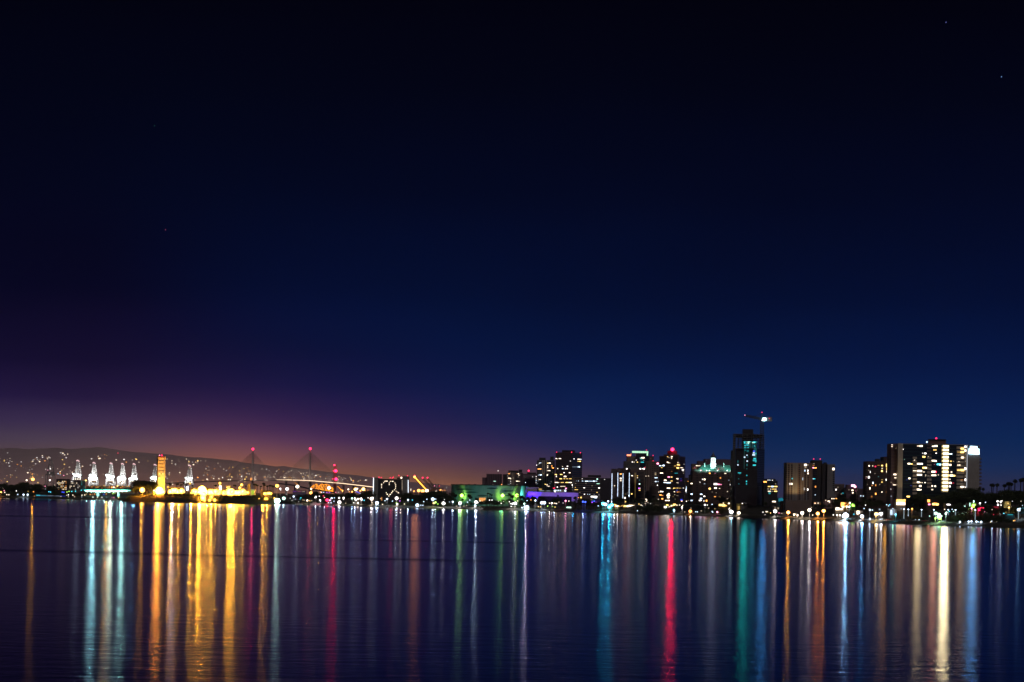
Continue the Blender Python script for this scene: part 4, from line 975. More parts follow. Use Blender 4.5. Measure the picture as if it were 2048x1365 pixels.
# port sheds, container stacks
rr_ = random.Random(3)
for i, (x0, x1, y0, c_, lb) in enumerate(((1250,1330,678,orst,'orange lit port shed left of the dazzling cranes'),(1345,1490,672,orst,'long orange lit port shed under the dazzling crane'),(1500,1600,680,mat('port_cream', (.5,.42,.3)),'cream lit port shed under the crane row'),
     (1620,1790,676,orst,'wide orange lit port shed under the crane row'),(1800,1950,682,mat('port_cream', (.5,.42,.3)),'cream lit port shed beside the big island tree'))):
    b = Bld('port_shed', lb, (x0+x1)/2, 6250, 1, 'shed', 'port sheds under the cranes'); f = b.front(x0, y0, x1, 6250, 40, c_)
    f.bands('door', x0+8, y0+22, x1-8, y0+60, 1, .9, dark, .4, .8)
    mb = MB(); 
    b.front(x0-3, y0-5, x1+3, 6248, 44, c_, 'roof', y0-.5)
for i in range(26):
    px = 172+i*3.9+rr_.uniform(-1,1); py = 973.5+rr_.uniform(-2.5,3.5)
    lamp(px, py, rr_.choice('owyoyS'.replace('S','n')), rr_.choice('mmls'), 6240, 'port lamp', .6)
for cx, cy_, c, z in ((480,578,'o','x'),(473,500,'o','m'),(390,592,'w','l'),(730,592,'n','l'),(105,612,'y','m'),(20,600,'o','s'),(555,628,'y','m'),(880,488,'o','m'),(932,522,'k','m'),(850,495,'b','m'),(880,510,'b','s'),(700,445,'k','s'),(155,545,'o','s'),(1255,595,'y','l'),(1220,600,'o','m'),(1340,605,'w','m'),(1380,600,'y','m'),(1800,625,'w','l'),(1780,635,'w','l'),(1560,605,'y','s'),(1630,605,'y','s'),(1660,620,'w','m'),(1930,570,'b','m')):
    lamp(*C(1, cx, cy_), c, z, 5600, 'port lamp', .8)
for cx, cy_, c, z in ((1370,567,'w','m'),(1445,568,'w','m'),(1500,553,'n','m'),(1460,578,'y','s'),(1632,542,'y','m'),(1585,583,'w','m'),(1612,585,'w','m'),(1780,535,'n','m'),(1732,620,'w','s'),(1097,588,'w','s'),(770,652,'w','m'),(760,620,'w','s'),(1858,495,'n','s'),(1556,450,'n','s')):
    lamp(*C(2, cx, cy_), c, z, 5600, 'port lamp', .8)

# ------------------------------------------------------------------ cable stayed bridge
r_ = empty('cable_bridge', gpt(620, 7950)); tag(r_, 'long cable stayed bridge with two slim pylons topped by red lamps', 'bridge'); o = r_.location.copy()
deckp = [(300,968,9100),(395,963.6,8650),(465,961.4,8400),(506,960.6,8250),(560,960.4,8100),(620,962.0,7950),(690,968.2,7700),(745,974.6,7450),(800,983,7200),(850,988,7000)]
def dk(px):
    return Vector((at(px, 970, interp([(a,c) for a,_,c in deckp], px)).x, interp([(a,c) for a,_,c in deckp], px), at(px, interp([(a,b_) for a,b_,_ in deckp], px), interp([(a,c) for a,_,c in deckp], px)).z))
bconc = mat('bridge_concrete', (.42,.36,.38), ns=.02)
mb = MB(); mr = MB()
xs = list(range(300, 851, 10))
for a_, c_ in zip(xs, xs[1:]):
    p, q = dk(a_)-o, dk(c_)-o
    mb.quadbox([p+Vector((-3,-14,-3)), q+Vector((-3,-14,-3)), q+Vector((3,14,-3)), p+Vector((3,14,-3)), p+Vector((-3,-14,0)), q+Vector((-3,-14,0)), q+Vector((3,14,0)), p+Vector((3,14,0))])
mb.obj('deck', bconc, r_)
for a_, c_ in zip(range(556, 752, 4), range(560, 756, 4)):
    p, q = dk(a_)-o+Vector((-3,-14.6,.9)), dk(c_)-o+Vector((-3,-14.6,.9)); m1 = MB(); m1.beam(p, q, .8); m1.obj('light_strip', emi('trail_glow', (1,.72,.45), 2.2 if a_ > 575 else 1.2), r_)  # glowing strips added in place of the headlight trails along the deck
for px, py in ((506,898.6),(620.6,897.8)):
    D = interp([(a,c) for a,_,c in deckp], px); top = at(px, py+1.2, D); base = Vector((top.x, D, 0)); top -= o; base -= o
    m1 = MB(); m1.beam(base, Vector((top.x, top.y, top.z*.45)), 4.0, 3.2); m1.beam(Vector((top.x, top.y, top.z*.45)), top, 3.2, 1.5)
    py_ = m1.obj('pylon', bconc, r_)
    bl_ = put(ball(emi('bridge_red', CLR['r'], 5), 2), 'beacon', None, (0,0,0)); bl_.parent = r_; bl_.location = top+Vector((0,-2,2)); bl_.scale = (4.2,)*3
    for side in (-1, 1):
        for i in range(14):
            t = (i+1)/14; reach = {(506,-1):62,(506,1):50,(620.6,-1):64,(620.6,1):70}[(px, side)]
            q = dk(px+side*reach*t)-o; a_ = Vector((base.x, base.y, 0)); a_ = Vector((top.x, top.y, top.z-4-(14-i)*2.3))
            m1 = MB(); m1.beam(q+Vector((0,-13,0)), a_, .34, .28); m1.obj('stay_cable', mat('stay_sheath', (.70,.66,.66)), r_)
# floods that wash the stays from the deck
for px in (480, 506, 530, 565, 585, 605, 620, 636, 655, 672, 690):
    p = dk(px)-o; ld = bpy.data.lights.new('deck_flood', 'POINT'); ld.energy = 9000; ld.color = (1,.80,.60); ld.shadow_soft_size = 1.0
    l1 = bpy.data.objects.new('deck_flood', ld); COL.objects.link(l1); l1.parent = r_; l1.location = p+Vector((0,-32,8))
for px in (572, 597, 620, 648, 669, 687, 707, 730):
    q = dk(px)-o; m1 = MB(); m1.box((q.x, q.y, (q.z-3-o.z)/2), (9 if px in (620,) else 6, 12, q.z-3+o.z)); m1.obj('pier', bconc, r_)
m1 = MB(); q = dk(503)-o; m1.box((q.x, q.y-18, q.z+3), (6,3,9)); m1.obj('lit_panel', emi('lit_o', CLR['y'], 1.2), r_)
# lower ramp
r_ = empty('ramp_bridge', gpt(600, 6300)); tag(r_, 'dim violet road ramp sloping down in front of the cable bridge', 'bridge'); o = r_.location.copy()
rp = [(556,966,6600),(590,970,6450),(620,977,6250),(650,981.5,6050),(668,984.5,5900)]; mb = MB()
for (a_,b1,c1_),(a2,b2,c2_) in zip(rp, rp[1:]):
    p, q = at(a_,b1,c1_)-o, at(a2,b2,c2_)-o; mb.quadbox([p+Vector((0,-6,-3.5)), q+Vector((0,-6,-3.5)), q+Vector((0,6,-3.5)), p+Vector((0,6,-3.5)), p+Vector((0,-6,0)), q+Vector((0,-6,0)), q+Vector((0,6,0)), p+Vector((0,6,0))])
mb.obj('deck', mat('violet_concrete', (.26,.20,.32)), r_)
for a_,b1,c1_ in rp[1:-1]:
    p = at(a_,b1,c1_)-o; m1 = MB(); m1.box((p.x, p.y, (p.z-3.5)/2), (4,8,p.z-3.5)); m1.obj('pier', mat('violet_concrete', (.26,.20,.32)), r_)
# yellow truss bridge
r_ = empty('truss_bridge', gpt(650, 7300)); tag(r_, 'orange lit steel truss bridge seen below the cable bridge deck', 'bridge'); o = r_.location.copy()
tp = [(1035,700),(1075,670),(1118,645),(1150,690),(1185,650),(1215,655),(1260,655),(1300,662),(1365,720)]; bt = [(1035,725),(1075,728),(1118,731),(1150,733),(1185,736),(1215,738),(1260,742),(1300,745),(1365,752)]
mb = MB()
T = [at(*C(3, *t), 7300)-o for t in tp]; Bm = [at(*C(3, *t), 7300)-o for t in bt]
for i in range(len(T)):
    mb.beam(T[i], Bm[i], .9)
    if i: 
        mb.beam(T[i-1], T[i], 1.3); mb.beam(Bm[i-1], Bm[i], 1.5); mb.beam(T[i-1], Bm[i], .8)
        mb.beam(T[i-1]+Vector((0,14,0)), T[i]+Vector((0,14,0)), 1.0); mb.beam(T[i]+Vector((0,14,0)), Bm[i-1]+Vector((0,14,0)), .7)
p, q = at(*C(3,1425,678),7300)-o, at(*C(3,1490,745),7300)-o; mb.beam(p, q, 1.4)
p, q = at(*C(3,800,620),7300)-o, at(*C(3,860,680),7300)-o; mb.beam(p, q, 1.1)
p, q = at(*C(3,715,528),7300)-o, at(*C(3,770,590),7300)-o; mb.beam(p, q, 1.1)
mb.obj('truss', mat('ochre_steel', (.55,.36,.12)), r_)
for i in (0,4,8):
    m1 = MB(); m1.box((Bm[i].x, Bm[i].y+7, Bm[i].z/2), (5,10,abs(Bm[i].z))); m1.obj('pier', bconc, r_)
for cx in (1060, 1150, 1230, 1310, 1400, 1470, 850):
    p = at(*C(3, cx, 738), 7270)-o; ld = bpy.data.lights.new('truss_flood', 'POINT'); ld.energy = 40000; ld.color = (1,.45,.05); ld.shadow_soft_size = 1
    l1 = bpy.data.objects.new('truss_flood', ld); COL.objects.link(l1); l1.parent = r_; l1.location = p
# radio mast with red lamps
r_ = empty('radio_mast', gpt(669.5, 6000)); tag(r_, 'lattice radio mast with five red warning lamps right of the cable bridge', 'mast'); o = r_.location.copy()
zt_ = at(*C(3, 1385, 372), 6000).z - o.z
mb = MB(); lattice(mb, Vector((0,0,0)), Vector((0,0,zt_)), 2.6, 18, .45); mb.obj('lattice', mat('red_steel', (.4,.08,.06)), r_)
mb = MB(); mb.box((0,0,zt_*.78), (9,4,1.2)); mb.box((0,0,zt_*.36), (13,4,1.2)); mb.obj('platform', mat('red_steel', (.4,.08,.06)), r_)
for cx, cy_, z, L in ((1381,370,'l',6),(1368,455,'m',4),(1400,455,'x',7),(1355,572,'m',4),(1405,575,'x',7)):
    p = at(*C(3, cx, cy_), 5994)-o; l1 = bpy.data.objects.new('warning_lamp', ball(emi('mast_red', CLR['r'], L), 2)); COL.objects.link(l1); l1.parent = r_; l1.location = p; l1.scale = (KS[z]*6000*.9,)*3
# teal road bridge over the channel
r_ = empty('road_bridge', gpt(209, 3900)); tag(r_, 'low road bridge glowing teal and white beside the island', 'bridge'); o = r_.location.copy()
mb = MB(); n_ = 24; A = [at(157+i*(262-157)/n_, interp([(157,983.2),(195,984.6),(232,984.3),(262,982.5)], 157+i*(262-157)/n_), 3900)-o for i in range(n_+1)]
Tp = [at(157+i*(262-157)/n_, interp([(157,980.8),(200,980.6),(262,980.8)], 157+i*(262-157)/n_), 3900)-o for i in range(n_+1)]
for i in range(n_): 
    mb.quadbox([A[i], A[i+1], A[i+1]+Vector((0,14,0)), A[i]+Vector((0,14,0)), Tp[i], Tp[i+1], Tp[i+1]+Vector((0,14,0)), Tp[i]+Vector((0,14,0))])
mb.obj('deck', mat('bridge_pale', (.55,.58,.57)), r_)
mb = MB()
for i in range(n_): mb.beam(Tp[i]+Vector((0,-.3,.8)), Tp[i+1]+Vector((0,-.3,.8)), .45)
mb.obj('parapet', mat('teal_paint', (.05,.25,.20)), r_)
for px in (195, 236):
    p = at(px, 986.5, 3900)-o; m1 = MB(); m1.box((p.x, 7, p.z/2), (3.2,9,abs(p.z)+4)); m1.obj('pier', mat('bridge_pale', (.55,.58,.57)), r_)
for i in range(2, n_-1, 2):
    p = (A[i]+Vector((0,-5.5,.6))); l1 = bpy.data.objects.new('deck_lamp', ball(emi('teal_lamp', (.55,1,.92), 5), 1)); COL.objects.link(l1); l1.parent = r_; l1.location = p+Vector((0,4.8,-.7)); l1.scale = (.75,)*3
    ld = bpy.data.lights.new('deck_flood', 'POINT'); ld.energy = 5200; ld.color = (.35,1,.85); ld.shadow_soft_size = .6; l2 = bpy.data.objects.new('deck_flood', ld); COL.objects.link(l2); l2.parent = r_; l2.location = p

# ------------------------------------------------------------------ gantry booms right of the heart hotel
def boom(cx0, cy0, cx1, cy1, D, lit, label, m):
    a_, q = at(*C(4, cx0, cy0), D), at(*C(4, cx1, cy1), D); g_ = Vector((q.x, D, ground(q.x, D)))
    r_ = empty('port_crane', g_); tag(r_, label, 'crane', 'raised crane booms right of the heart hotel'); o = r_.location
    mb = MB(); lattice(mb, q-o, a_-o, 2.6 if lit else 1.6, 12, .7 if lit else .5); mb.obj('boom', m, r_)
    mb = MB(); h_ = (q-o).z
    for s_ in (-1, 1): mb.beam((s_*9, 0, 0), (s_*4, 0, h_), 1.2); mb.beam((s_*9, 16, 0), (s_*4, 14, h_), 1.2)
    mb.beam((-6, 0, h_*.5), (6, 0, h_*.5), .8); mb.beam((-4,0,h_), (18, 6, h_+2), 1.4); mb.obj('portal_frame', m, r_)
    mb = MB(); mb.beam((4,6,h_), ((a_-o)*.35+Vector((14,0,h_*.8))), .6); mb.obj('back_stay', m, r_)
    l1 = bpy.data.objects.new('beacon', ball(emi('mast_red', CLR['r'], 4), 1)); COL.objects.link(l1); l1.parent = r_; l1.location = a_-o+Vector((0,-3,2)); l1.scale = (2.0,)*3
    if lit:
        for i in range(15):
            p = (a_-o).lerp(q-o, i/14); l1 = bpy.data.objects.new('boom_lamp', ball(emi('boom_lamp', (1,.46,.06), 4 if i else 8), 1)); COL.objects.link(l1); l1.parent = r_; l1.location = p+Vector((0,-4,-.5)); l1.scale = (1.6 if i else 2.6,)*3
boom(800, 540, 985, 745, 5600, True, 'orange lit crane boom slanting up beside the heart hotel', orst)
boom(917, 568, 1075, 720, 5700, False, 'dim rusty crane boom next to the orange lit one', mat('rust_steel', (.30,.16,.13)))
boom(988, 568, 1110, 720, 5720, False, 'dim rusty crane boom farthest from the heart hotel', mat('rust_steel', (.30,.16,.13)))
for cx, cy_, c, z in ((745,722,'w','m'),(743,738,'w','m'),(790,753,'o','l'),(860,743,'o','x'),(918,750,'o','x'),(978,745,'w','x'),(1090,675,'k','m'),(1160,676,'r','m'),(1112,752,'w','m'),(1178,735,'o','l'),(1240,740,'o','m'),(1210,745,'o','m'),(1265,700,'n','s')):
    lamp(*C(4, cx, cy_), c, z, 5200, 'port lamp', .7)

# ------------------------------------------------------------------ lights scattered over the far hills
rh = random.Random(21)
hillpts = []
clus = [(75,920,14,5),(90,916,8,4),(60,933,16,8),(20,955,30,12),(120,925,20,10),(40,960,40,10),(128,908,8,3),(15,922,14,4),(70,950,18,12),(205,915,16,4),(260,922,30,5),(350,923,24,6),(395,926,14,5),(425,935,30,8),(455,945,30,10),(410,950,20,10),(500,940,20,8),(560,940,18,5),(545,950,20,5),(590,942,22,5),(640,950,24,5),(660,955,30,6),(695,955,14,6),(710,962,18,6),(690,964,12,5),(720,958,18,5),(480,955,30,8),(150,940,20,8),(330,950,20,12),(560,955,20,4),(620,955,30,5)]
while len(hillpts) < 285:
    cx, cy_, sx_, sy_ = rh.choice(clus) if rh.random() < .9 else (rh.uniform(0,740), 945, 40, 14)
    px, py = rh.gauss(cx, sx_*.7), rh.gauss(cy_, sy_*.6)
    top = interp(HILL, px)
    if not (-5 < px < 742): continue
    if py < top+5 or py > hor(px)-12: continue
    hillpts.append((px, py, rh.choice('nnwwwwyyo'), rh.choice((1,1,1,1.3,1.3,1.8))))
for cx, cy_ in ((920,198),(885,190),(110,192),(968,262),(540,262),(480,297),(495,290),(310,323),(140,385),(520,352)): hillpts.append((*C(1, cx, cy_), 'n', 1.7))
def hillD(px, py):
    for D in range(11500, 15000, 150):
        j = max(k for k in range(len(hd)) if hd[k] <= D); t = (D-hd[j])/(hd[j+1]-hd[j]); h_ = hill_z(px, hp[j]+(hp[j+1]-hp[j])*t)
        if at(px, py, D).z <= h_*1.0+2: return D
    return None
for px, py, c, s_ in hillpts:
    D = hillD(px, py)
    if D is None: continue
    p = at(px, py, D-280)
    r = 1.7*s_
    o_ = put(ball(emi('hill_'+c, CLR[c], rh.choice((.35,.6,.6,1.1,2.0))), 1), 'hillside_lamp', None, p, (r*1.6, r, r))
    o_['label'] = f'tiny {NAME[c]} lamp dotted over the hazy hills behind the port'; o_['category'] = 'hillside lamp'; o_['group'] = 'tiny lamps on the far hills'
lamp(235.9, 906.8, 'r', 'm', 12500, 'hilltop beacon', .5, True)

for px, w_, c_ in ((430,3.0,(1,.42,.10)),(520,2.0,(1,.42,.14)),(340,1.6,(1,.45,.16)),(640,1.2,(1,.42,.25)),(200,1.2,(1,.62,.30)),(60,1.2,(1,.60,.35)),(-60,1.2,(1,.6,.35)),(760,1.0,(1,.42,.3)),(880,1.0,(1,.42,.3))):  # floodlights added below the hills to wash the slopes with orange light
    r_ = empty('hill_wash_light', gpt(px, 10300)); reg(r_, 'added orange hill floodlight', 'floodlight', px, 'added floodlights that brighten the hills'); p = r_.location+Vector((0,0,12))
    put(rod(steel), 'pole', r_, r_.location, (.3,.3,12)); put(ball(emi('glow_o', CLR['o'], 1.2), 1), 'lamp_head', r_, p, (2,2,1.5))
    spot(p+Vector((0,6,3)), 0, 0, p+Vector((0,1700,90)), c_, w_*2.4e7, 62, r_, 1.0, 4)
# stars
for px, py, c, r in ((2003,154,(.25,.5,1),1.3),(1892,45,(.3,.35,1),.8),(331,460,(1,.1,.25),.6),(309,252,(.1,.6,.3),.4)):
    me = ball(emi('star_%d' % px, c, .9*r), 1); o_ = put(me, 'star', None, at(px, py, 50000), (9,9,14))
    o_['category'] = 'star'; o_['group'] = 'stars'; o_['label'] = {2003:'brightest blue star near the upper right corner',1892:'faint blue star high above the wide tower',331:'faint red star high above the island tower',309:'dim green star high over the port'}[px]

# ------------------------------------------------------------------ trees
def crown_mesh(seed, kind):
    rnd_ = random.Random(seed); mb = MB()
    if kind == 'tree':
        for _ in range(22):
            a = rnd_.uniform(0, math.tau); rr_ = rnd_.uniform(.02, .30); z = rnd_.uniform(.38, .88)
            k_ = 1-abs(z-.6)*1.1
            c = (math.cos(a)*rr_*k_*1.25, math.sin(a)*rr_*k_*1.25, z); r = rnd_.uniform(.09,.16)
            leafcloud(mb, c, (r*1.2, r*1.2, r*.9), 70, .030, rnd_)
    elif kind == 'tall':
        for i in range(20):
            z = .22+.76*i/19; w_ = .13*math.sin(math.pi*(.15+.8*(1-i/19)))+.02; a = rnd_.uniform(0, math.tau)
            leafcloud(mb, (math.cos(a)*w_*.7, math.sin(a)*w_*.7, z), (w_, w_, .07), 60, .024, rnd_)
    elif kind == 'bush':
        for _ in range(14):
            a = rnd_.uniform(0, math.tau); rr_ = rnd_.uniform(0, .55)
            leafcloud(mb, (math.cos(a)*rr_, math.sin(a)*rr_, rnd_.uniform(.2,.7)), (.3,.3,.27), 60, .055, rnd_)
    elif kind in ('palm', 'tallpalm'):
        ts = 1.0 if kind == 'palm' else .5
        for i in range(54):
            a = rnd_.uniform(0, math.tau); e = rnd_.uniform(-1.2, 1.35)
            L = rnd_.uniform(.10, .145)*ts; d = Vector((math.cos(a)*math.cos(e), math.sin(a)*math.cos(e), math.sin(e)))
            p0 = Vector((0,0,.90 if ts == 1 else .95)); p1 = p0+d*L*.55; p2 = p0+d*L+Vector((0,0,-.03*ts)); s_ = d.cross(Vector((0,0,1))).normalized()*.022*ts
            k_ = len(mb.v); mb.v += [tuple(p0), tuple(p1-s_), tuple(p2-s_*1.7), tuple(p2+Vector((0,0,-.02*ts))), tuple(p2+s_*1.7), tuple(p1+s_)]; mb.f += [(k_,k_+1,k_+2,k_+3),(k_,k_+3,k_+4,k_+5)]
        for i in range(22):          # skirt of dead fronds
            a = rnd_.uniform(0, math.tau); p0 = Vector((math.cos(a)*.008, math.sin(a)*.008, .88 if ts == 1 else .94)); p1 = p0+Vector((math.cos(a)*.045*ts, math.sin(a)*.045*ts, -.10*ts)); s_ = Vector((-math.sin(a), math.cos(a), 0))*.02*ts
            k_ = len(mb.v); mb.v += [tuple(p0), tuple(p1-s_), tuple(p1+s_)]; mb.f.append((k_,k_+1,k_+2))
    return mb.mesh('crown', folp if 'palm' in kind else fol)
def trunk_mesh(seed, kind):
    rnd_ = random.Random(seed); mb = MB()
    if 'palm' in kind:
        pts = [Vector((.012*math.sin(i*.9+seed), 0, .9*i/5)) for i in range(6)]
        for i in range(5): mb.beam(pts[i], pts[i+1], .013-.001*i if kind == 'palm' else .009, .012-.001*i if kind == 'palm' else .009)
    else:
        h_ = .5 if kind == 'tree' else .3
        mb.beam((0,0,0), (0,0,h_), .022, .014)
        for i in range(6):
            a = i*math.tau/6+rnd_.random(); mb.beam((0,0,h_*.6), (math.cos(a)*.2, math.sin(a)*.2, h_+.18), .012, .004)
    return mb.mesh('trunk', bark)
TM = {k: [(crown_mesh(i*7+len(k), k), trunk_mesh(i*5+1, k)) for i in range(3)] for k in ('tree','tall','bush','palm','tallpalm')}
tcount = 0
def tree(px, ytop, D, kind='tree', wide=1.0, gz=None, look=None):
    global tcount
    tcount += 1
    p = at(px, ytop, D); g_ = ground(p.x, D) if gz is None else gz; h_ = max(2.2, p.z-g_)
    rnd_ = random.Random(tcount); cm, tm = TM['tallpalm' if kind == 'palm' and h_ > 15 else kind][tcount % 3]
    nm = {'tree':'broadleaf_tree','tall':'cypress_tree','bush':'bush','palm':'palm_tree'}[kind]
    root = empty(nm, (p.x, D, g_-.1)); k_ = h_/(.98 if kind != 'bush' else .95); rz = rnd_.uniform(0, 6.28)
    if kind == 'palm': k_ = h_/1.02
    w_ = k_*wide
    for me, n_ in ((cm, 'crown'), (tm, 'trunk')):
        if kind == 'bush' and n_ == 'trunk': continue
        o_ = bpy.data.objects.new(n_, me); COL.objects.link(o_); o_.parent = root; o_.scale = (w_, w_, k_); o_.rotation_euler = (0,0,rz)
    if kind == 'palm':
        hs = 'tall' if h_ > 14 else 'short'
    else: hs = 'tall' if h_ > 10 else 'small' if h_ < 5 else 'mid sized'
    lk = look or (hs + {'tree':' dark bushy tree','tall':' slender dark tree','bush':' rounded dark bush','palm':' dark palm tree'}[kind])
    reg(root, lk, 'palm' if kind == 'palm' else 'bush' if kind == 'bush' else 'tree', px, {'palm':'palm trees along the shore','bush':'bushes along the shore'}.get(kind, 'dark trees along the shore'))
sh = lambda px, s_: interp(SHORE, px)+s_
def Ct(k, cx, cy_, s_, kind='tree', wide=1.0, **kw):
    px, py = C(k, cx, cy_); tree(px, py, sh(px, s_), kind, wide, **kw)
# port end
for cx, cy_, w_ in ((20,640,1.6),(70,625,1.2),(120,655,1.6),(185,650,1.5),(250,640,1.6),(300,615,1.2),(350,622,1.5),(395,612,1.4),(450,650,1.7),(520,640,1.7),(570,650,1.5),(700,690,1.3),(740,668,1.3),(790,660,1.2)): Ct(1, cx, cy_, 60+(cx % 5)*8, 'tree', w_)
for cx, cy_ in ((650,645),(610,660),(680,660)): Ct(1, cx, cy_, 50, 'palm', 1.4)
for cx in range(10, 1200, 62): Ct(1, cx, 745+(cx*37 % 29), 30+(cx % 3)*6, 'bush', 1.6)
# island
for cx, cy_, w_ in ((250,590,1.1),(275,570,1.0),(310,585,1.1),(350,600,1.3),(395,588,1.2),(440,600,1.2),(480,600,1.2),(515,625,1.2),(225,660,1.2)):
    px, py = C(2, cx, cy_); tree(px, py, ID(px, 26+cx % 7), 'tree', w_, gz=isl_z(px))
for cx, cy_ in ((722,622),(738,640),(830,635),(850,632),(885,645),(905,640),(935,615),(955,640),(970,640),(1060,655),(1400,645),(1670,650),(1690,655),(1840,660),(1968,635),(1985,635),(2010,650)):
    px, py = C(2, cx, cy_); tree(px, py, ID(px, 70+cx % 9), 'palm', 1.5, gz=isl_z(px))
for cx, cy_ in ((210,635),(235,640),(305,665),(345,620),(360,645),(400,660),(440,650),(470,655),(490,660)):
    px, py = C(3, cx, cy_); tree(px, py, ID(px, 60+cx % 9), 'palm', 1.6, gz=isl_z(px))
for cx in range(690, 1160, 45): px, py = C(2, cx, 775); tree(px, py, ID(px, 24), 'bush', 1.5, gz=isl_z(px))
for cx in range(1450, 2030, 50): px, py = C(2, cx, 800); tree(px, py, ID(px, 22), 'bush', 1.5, gz=isl_z(px))
# bridge side to heart hotel
for cx, cy_, w_ in ((870,795,1.6),(900,805,1.4),(960,795,1.4),(1090,760,1.6),(1130,750,1.6),(1180,775,1.6),(1250,785,1.7),(1320,785,1.8),(1400,785,1.7),(1480,780,1.8),(1560,775,1.8),(1640,770,1.8),(1720,775,1.8),(1800,780,1.7),(1860,740,1.5),(1900,735,1.5)): Ct(3, cx, cy_, 190+(cx % 7)*9, 'tree', w_)
for cx in range(660, 2040, 75): Ct(3, cx, 900+(cx*31 % 23), 12+(cx % 4)*4, 'bush', 1.5)
for cx, cy_, w_ in ((610,800,1.4),(650,780,1.5),(690,770,1.5),(730,782,1.5),(780,790,1.5),(800,810,1.2),(880,800,1.0),(930,790,1.3),(965,760,1.3),(1000,750,1.3),(1040,742,1.3),(1080,750,1.3),(1120,752,1.2),(1160,742,1.3),(1200,740,1.3),(1240,765,1.3),(1285,755,1.3)): Ct(4, cx, cy_, 90+(cx % 7)*6, 'tree', w_)
for cx in range(270, 1300, 60): Ct(4, cx, 905+(cx*31 % 30), 18+(cx % 4)*4, 'bush', 1.5)
for cx, cy_ in ((1375,770),(1395,790),(1600,790),(1620,815),(1715,850),(1700,845),(1870,765),(1900,775),(1925,790),(1500,860)): Ct(4, cx, cy_, 60, 'palm', 1.5)
for cx, cy_, w_ in ((1350,840,1.3),(1640,905,1.3),(1760,890,1.2),(1850,880,1.3),(1960,900,1.3),(2020,890,1.3),(1420,900,1.3),(1560,920,1.2)): Ct(4, cx, cy_, 50, 'tree', w_)
# arena to offices
for cx, cy_ in ((425,770),(440,790),(475,800),(545,795),(600,815),(615,805),(640,830),(1140,800),(1395,825),(1450,812),(890,820),(1180,850),(930,830)): Ct(5, cx, cy_, 70, 'palm', 1.5)
for cx, cy_, w_ in ((30,905,1.2),(90,880,1.3),(150,840,1.2),(200,870,1.2),(250,880,1.2),(330,870,1.2),(440,860,1.2),(500,900,1.2),(600,880,1.2),(700,830,1.2),(740,812,1.2),(790,830,1.2),(770,905,1.4),(860,860,1.2),(1080,850,1.3),(1140,840,1.3),(1000,860,1.3),(1250,880,1.3),(1320,890,1.3),(1400,870,1.3),(1480,870,1.3),(1560,850,1.4),(1600,860,1.3),(1660,900,1.3),(1720,905,1.3),(1790,870,1.3),(1830,880,1.3),(1960,880,1.2),(2010,870,1.2)): Ct(5, cx, cy_, 90+(cx % 5)*10, 'tree', w_)
for cx in range(5, 2040, 80): Ct(5, cx, 990+(cx*31 % 18), 12, 'bush', 1.6)
# downtown waterfront
for cx, cy_ in ((280,845),(300,830),(200,850),(325,850),(490,860),(520,870),(600,860),(655,855),(780,810),(800,815),(730,840),(390,870)): Ct(6, cx, cy_, 100, 'palm', 1.4)
for cx, cy_, w_ in ((540,880,1.2),(590,870,1.3),(640,880,1.2),(730,870,1.3),(790,850,1.4),(840,880,1.3),(900,890,1.2),(1130,890,1.2),(1200,930,1.2),(1290,880,1.2),(1350,930,1.2),(1420,910,1.3),(1460,940,1.2),(1540,960,1.3),(1600,950,1.2),(1680,930,1.2),(1760,950,1.2),(1900,940,1.2),(1980,960,1.2)): Ct(6, cx, cy_, 150+(cx % 5)*8, 'tree', w_)
for cx, cy_, w_ in ((60,960,2.2),(150,975,2.2),(230,985,1.8),(560,960,1.6),(680,960,1.6),(760,930,1.5),(880,960,1.4),(1060,1000,1.4),(1540,1010,1.5),(1780,1000,1.5)): Ct(6, cx, cy_, 22, 'bush', w_)
for cx, cy_, w_ in ((20,1020,1.5),(130,1040,1.4),(270,1135,1.6),(350,1130,1.5),(420,1130,1.5),(470,1150,1.3),(540,1090,1.3),(620,1090,1.3),(660,1110,1.2),(735,1080,1.3),(790,1085,1.3),(880,1080,1.3),(930,1100,1.3),(1010,1080,1.3),(1110,1110,1.3),(1140,1120,1.3),(1230,1110,1.4),(1290,1120,1.3),(1380,1050,1.3),(1440,1030,1.4),(1520,1060,1.3),(1620,1080,1.2),(1680,1040,1.3),(1740,1060,1.3),(1800,1080,1.3),(1860,1060,1.2)): Ct(7, cx, cy_, 150+(cx % 5)*6, 'tree', w_)
for cx, cy_ in ((915,1000),(940,1020),(1000,985),(1270,1000),(1300,1010),(1600,1060),(1640,1070),(1700,1070),(1780,1050),(1830,1040)): Ct(7, cx, cy_, 190, 'palm', 1.3)
# right bluff
for cx, cy_, w_ in ((700,830,1.3),(730,800,1.2),(760,840,1.2),(810,820,1.2),(850,860,1.2),(930,860,1.2),(1000,830,1.3),(1060,820,1.3),(1120,830,1.3),(1180,780,1.3),(1230,765,1.3),(1290,750,1.3),(1340,738,1.3),(1400,745,1.3),(1450,762,1.3),(1500,790,1.3),(1560,792,1.3),(1620,800,1.3),(1660,805,1.3),(1720,800,1.3),(1780,765,1.0),(1820,760,1.1),(1870,795,1.3),(1940,768,1.4),(1990,770,1.4),(2040,780,1.4),(2090,775,1.4),(560,900,1.3),(620,940,1.2),(660,960,1.4),(300,930,1.3),(240,900,1.3),(80,890,1.3),(160,900,1.3),(20,900,1.3)): Ct(8, cx, cy_, 200+(cx % 7)*6, 'tree', w_)
for cx, cy_ in ((1635,675),(1655,678),(1708,674),(1800,684),(1845,655),(1865,655),(1885,662),(1935,620),(2012,607),(2043,600),(1525,732),(1480,725),(740,780),(575,930),(1095,850),(1390,745)): Ct(8, cx, cy_, 214+(cx % 9), 'palm', 1.25)
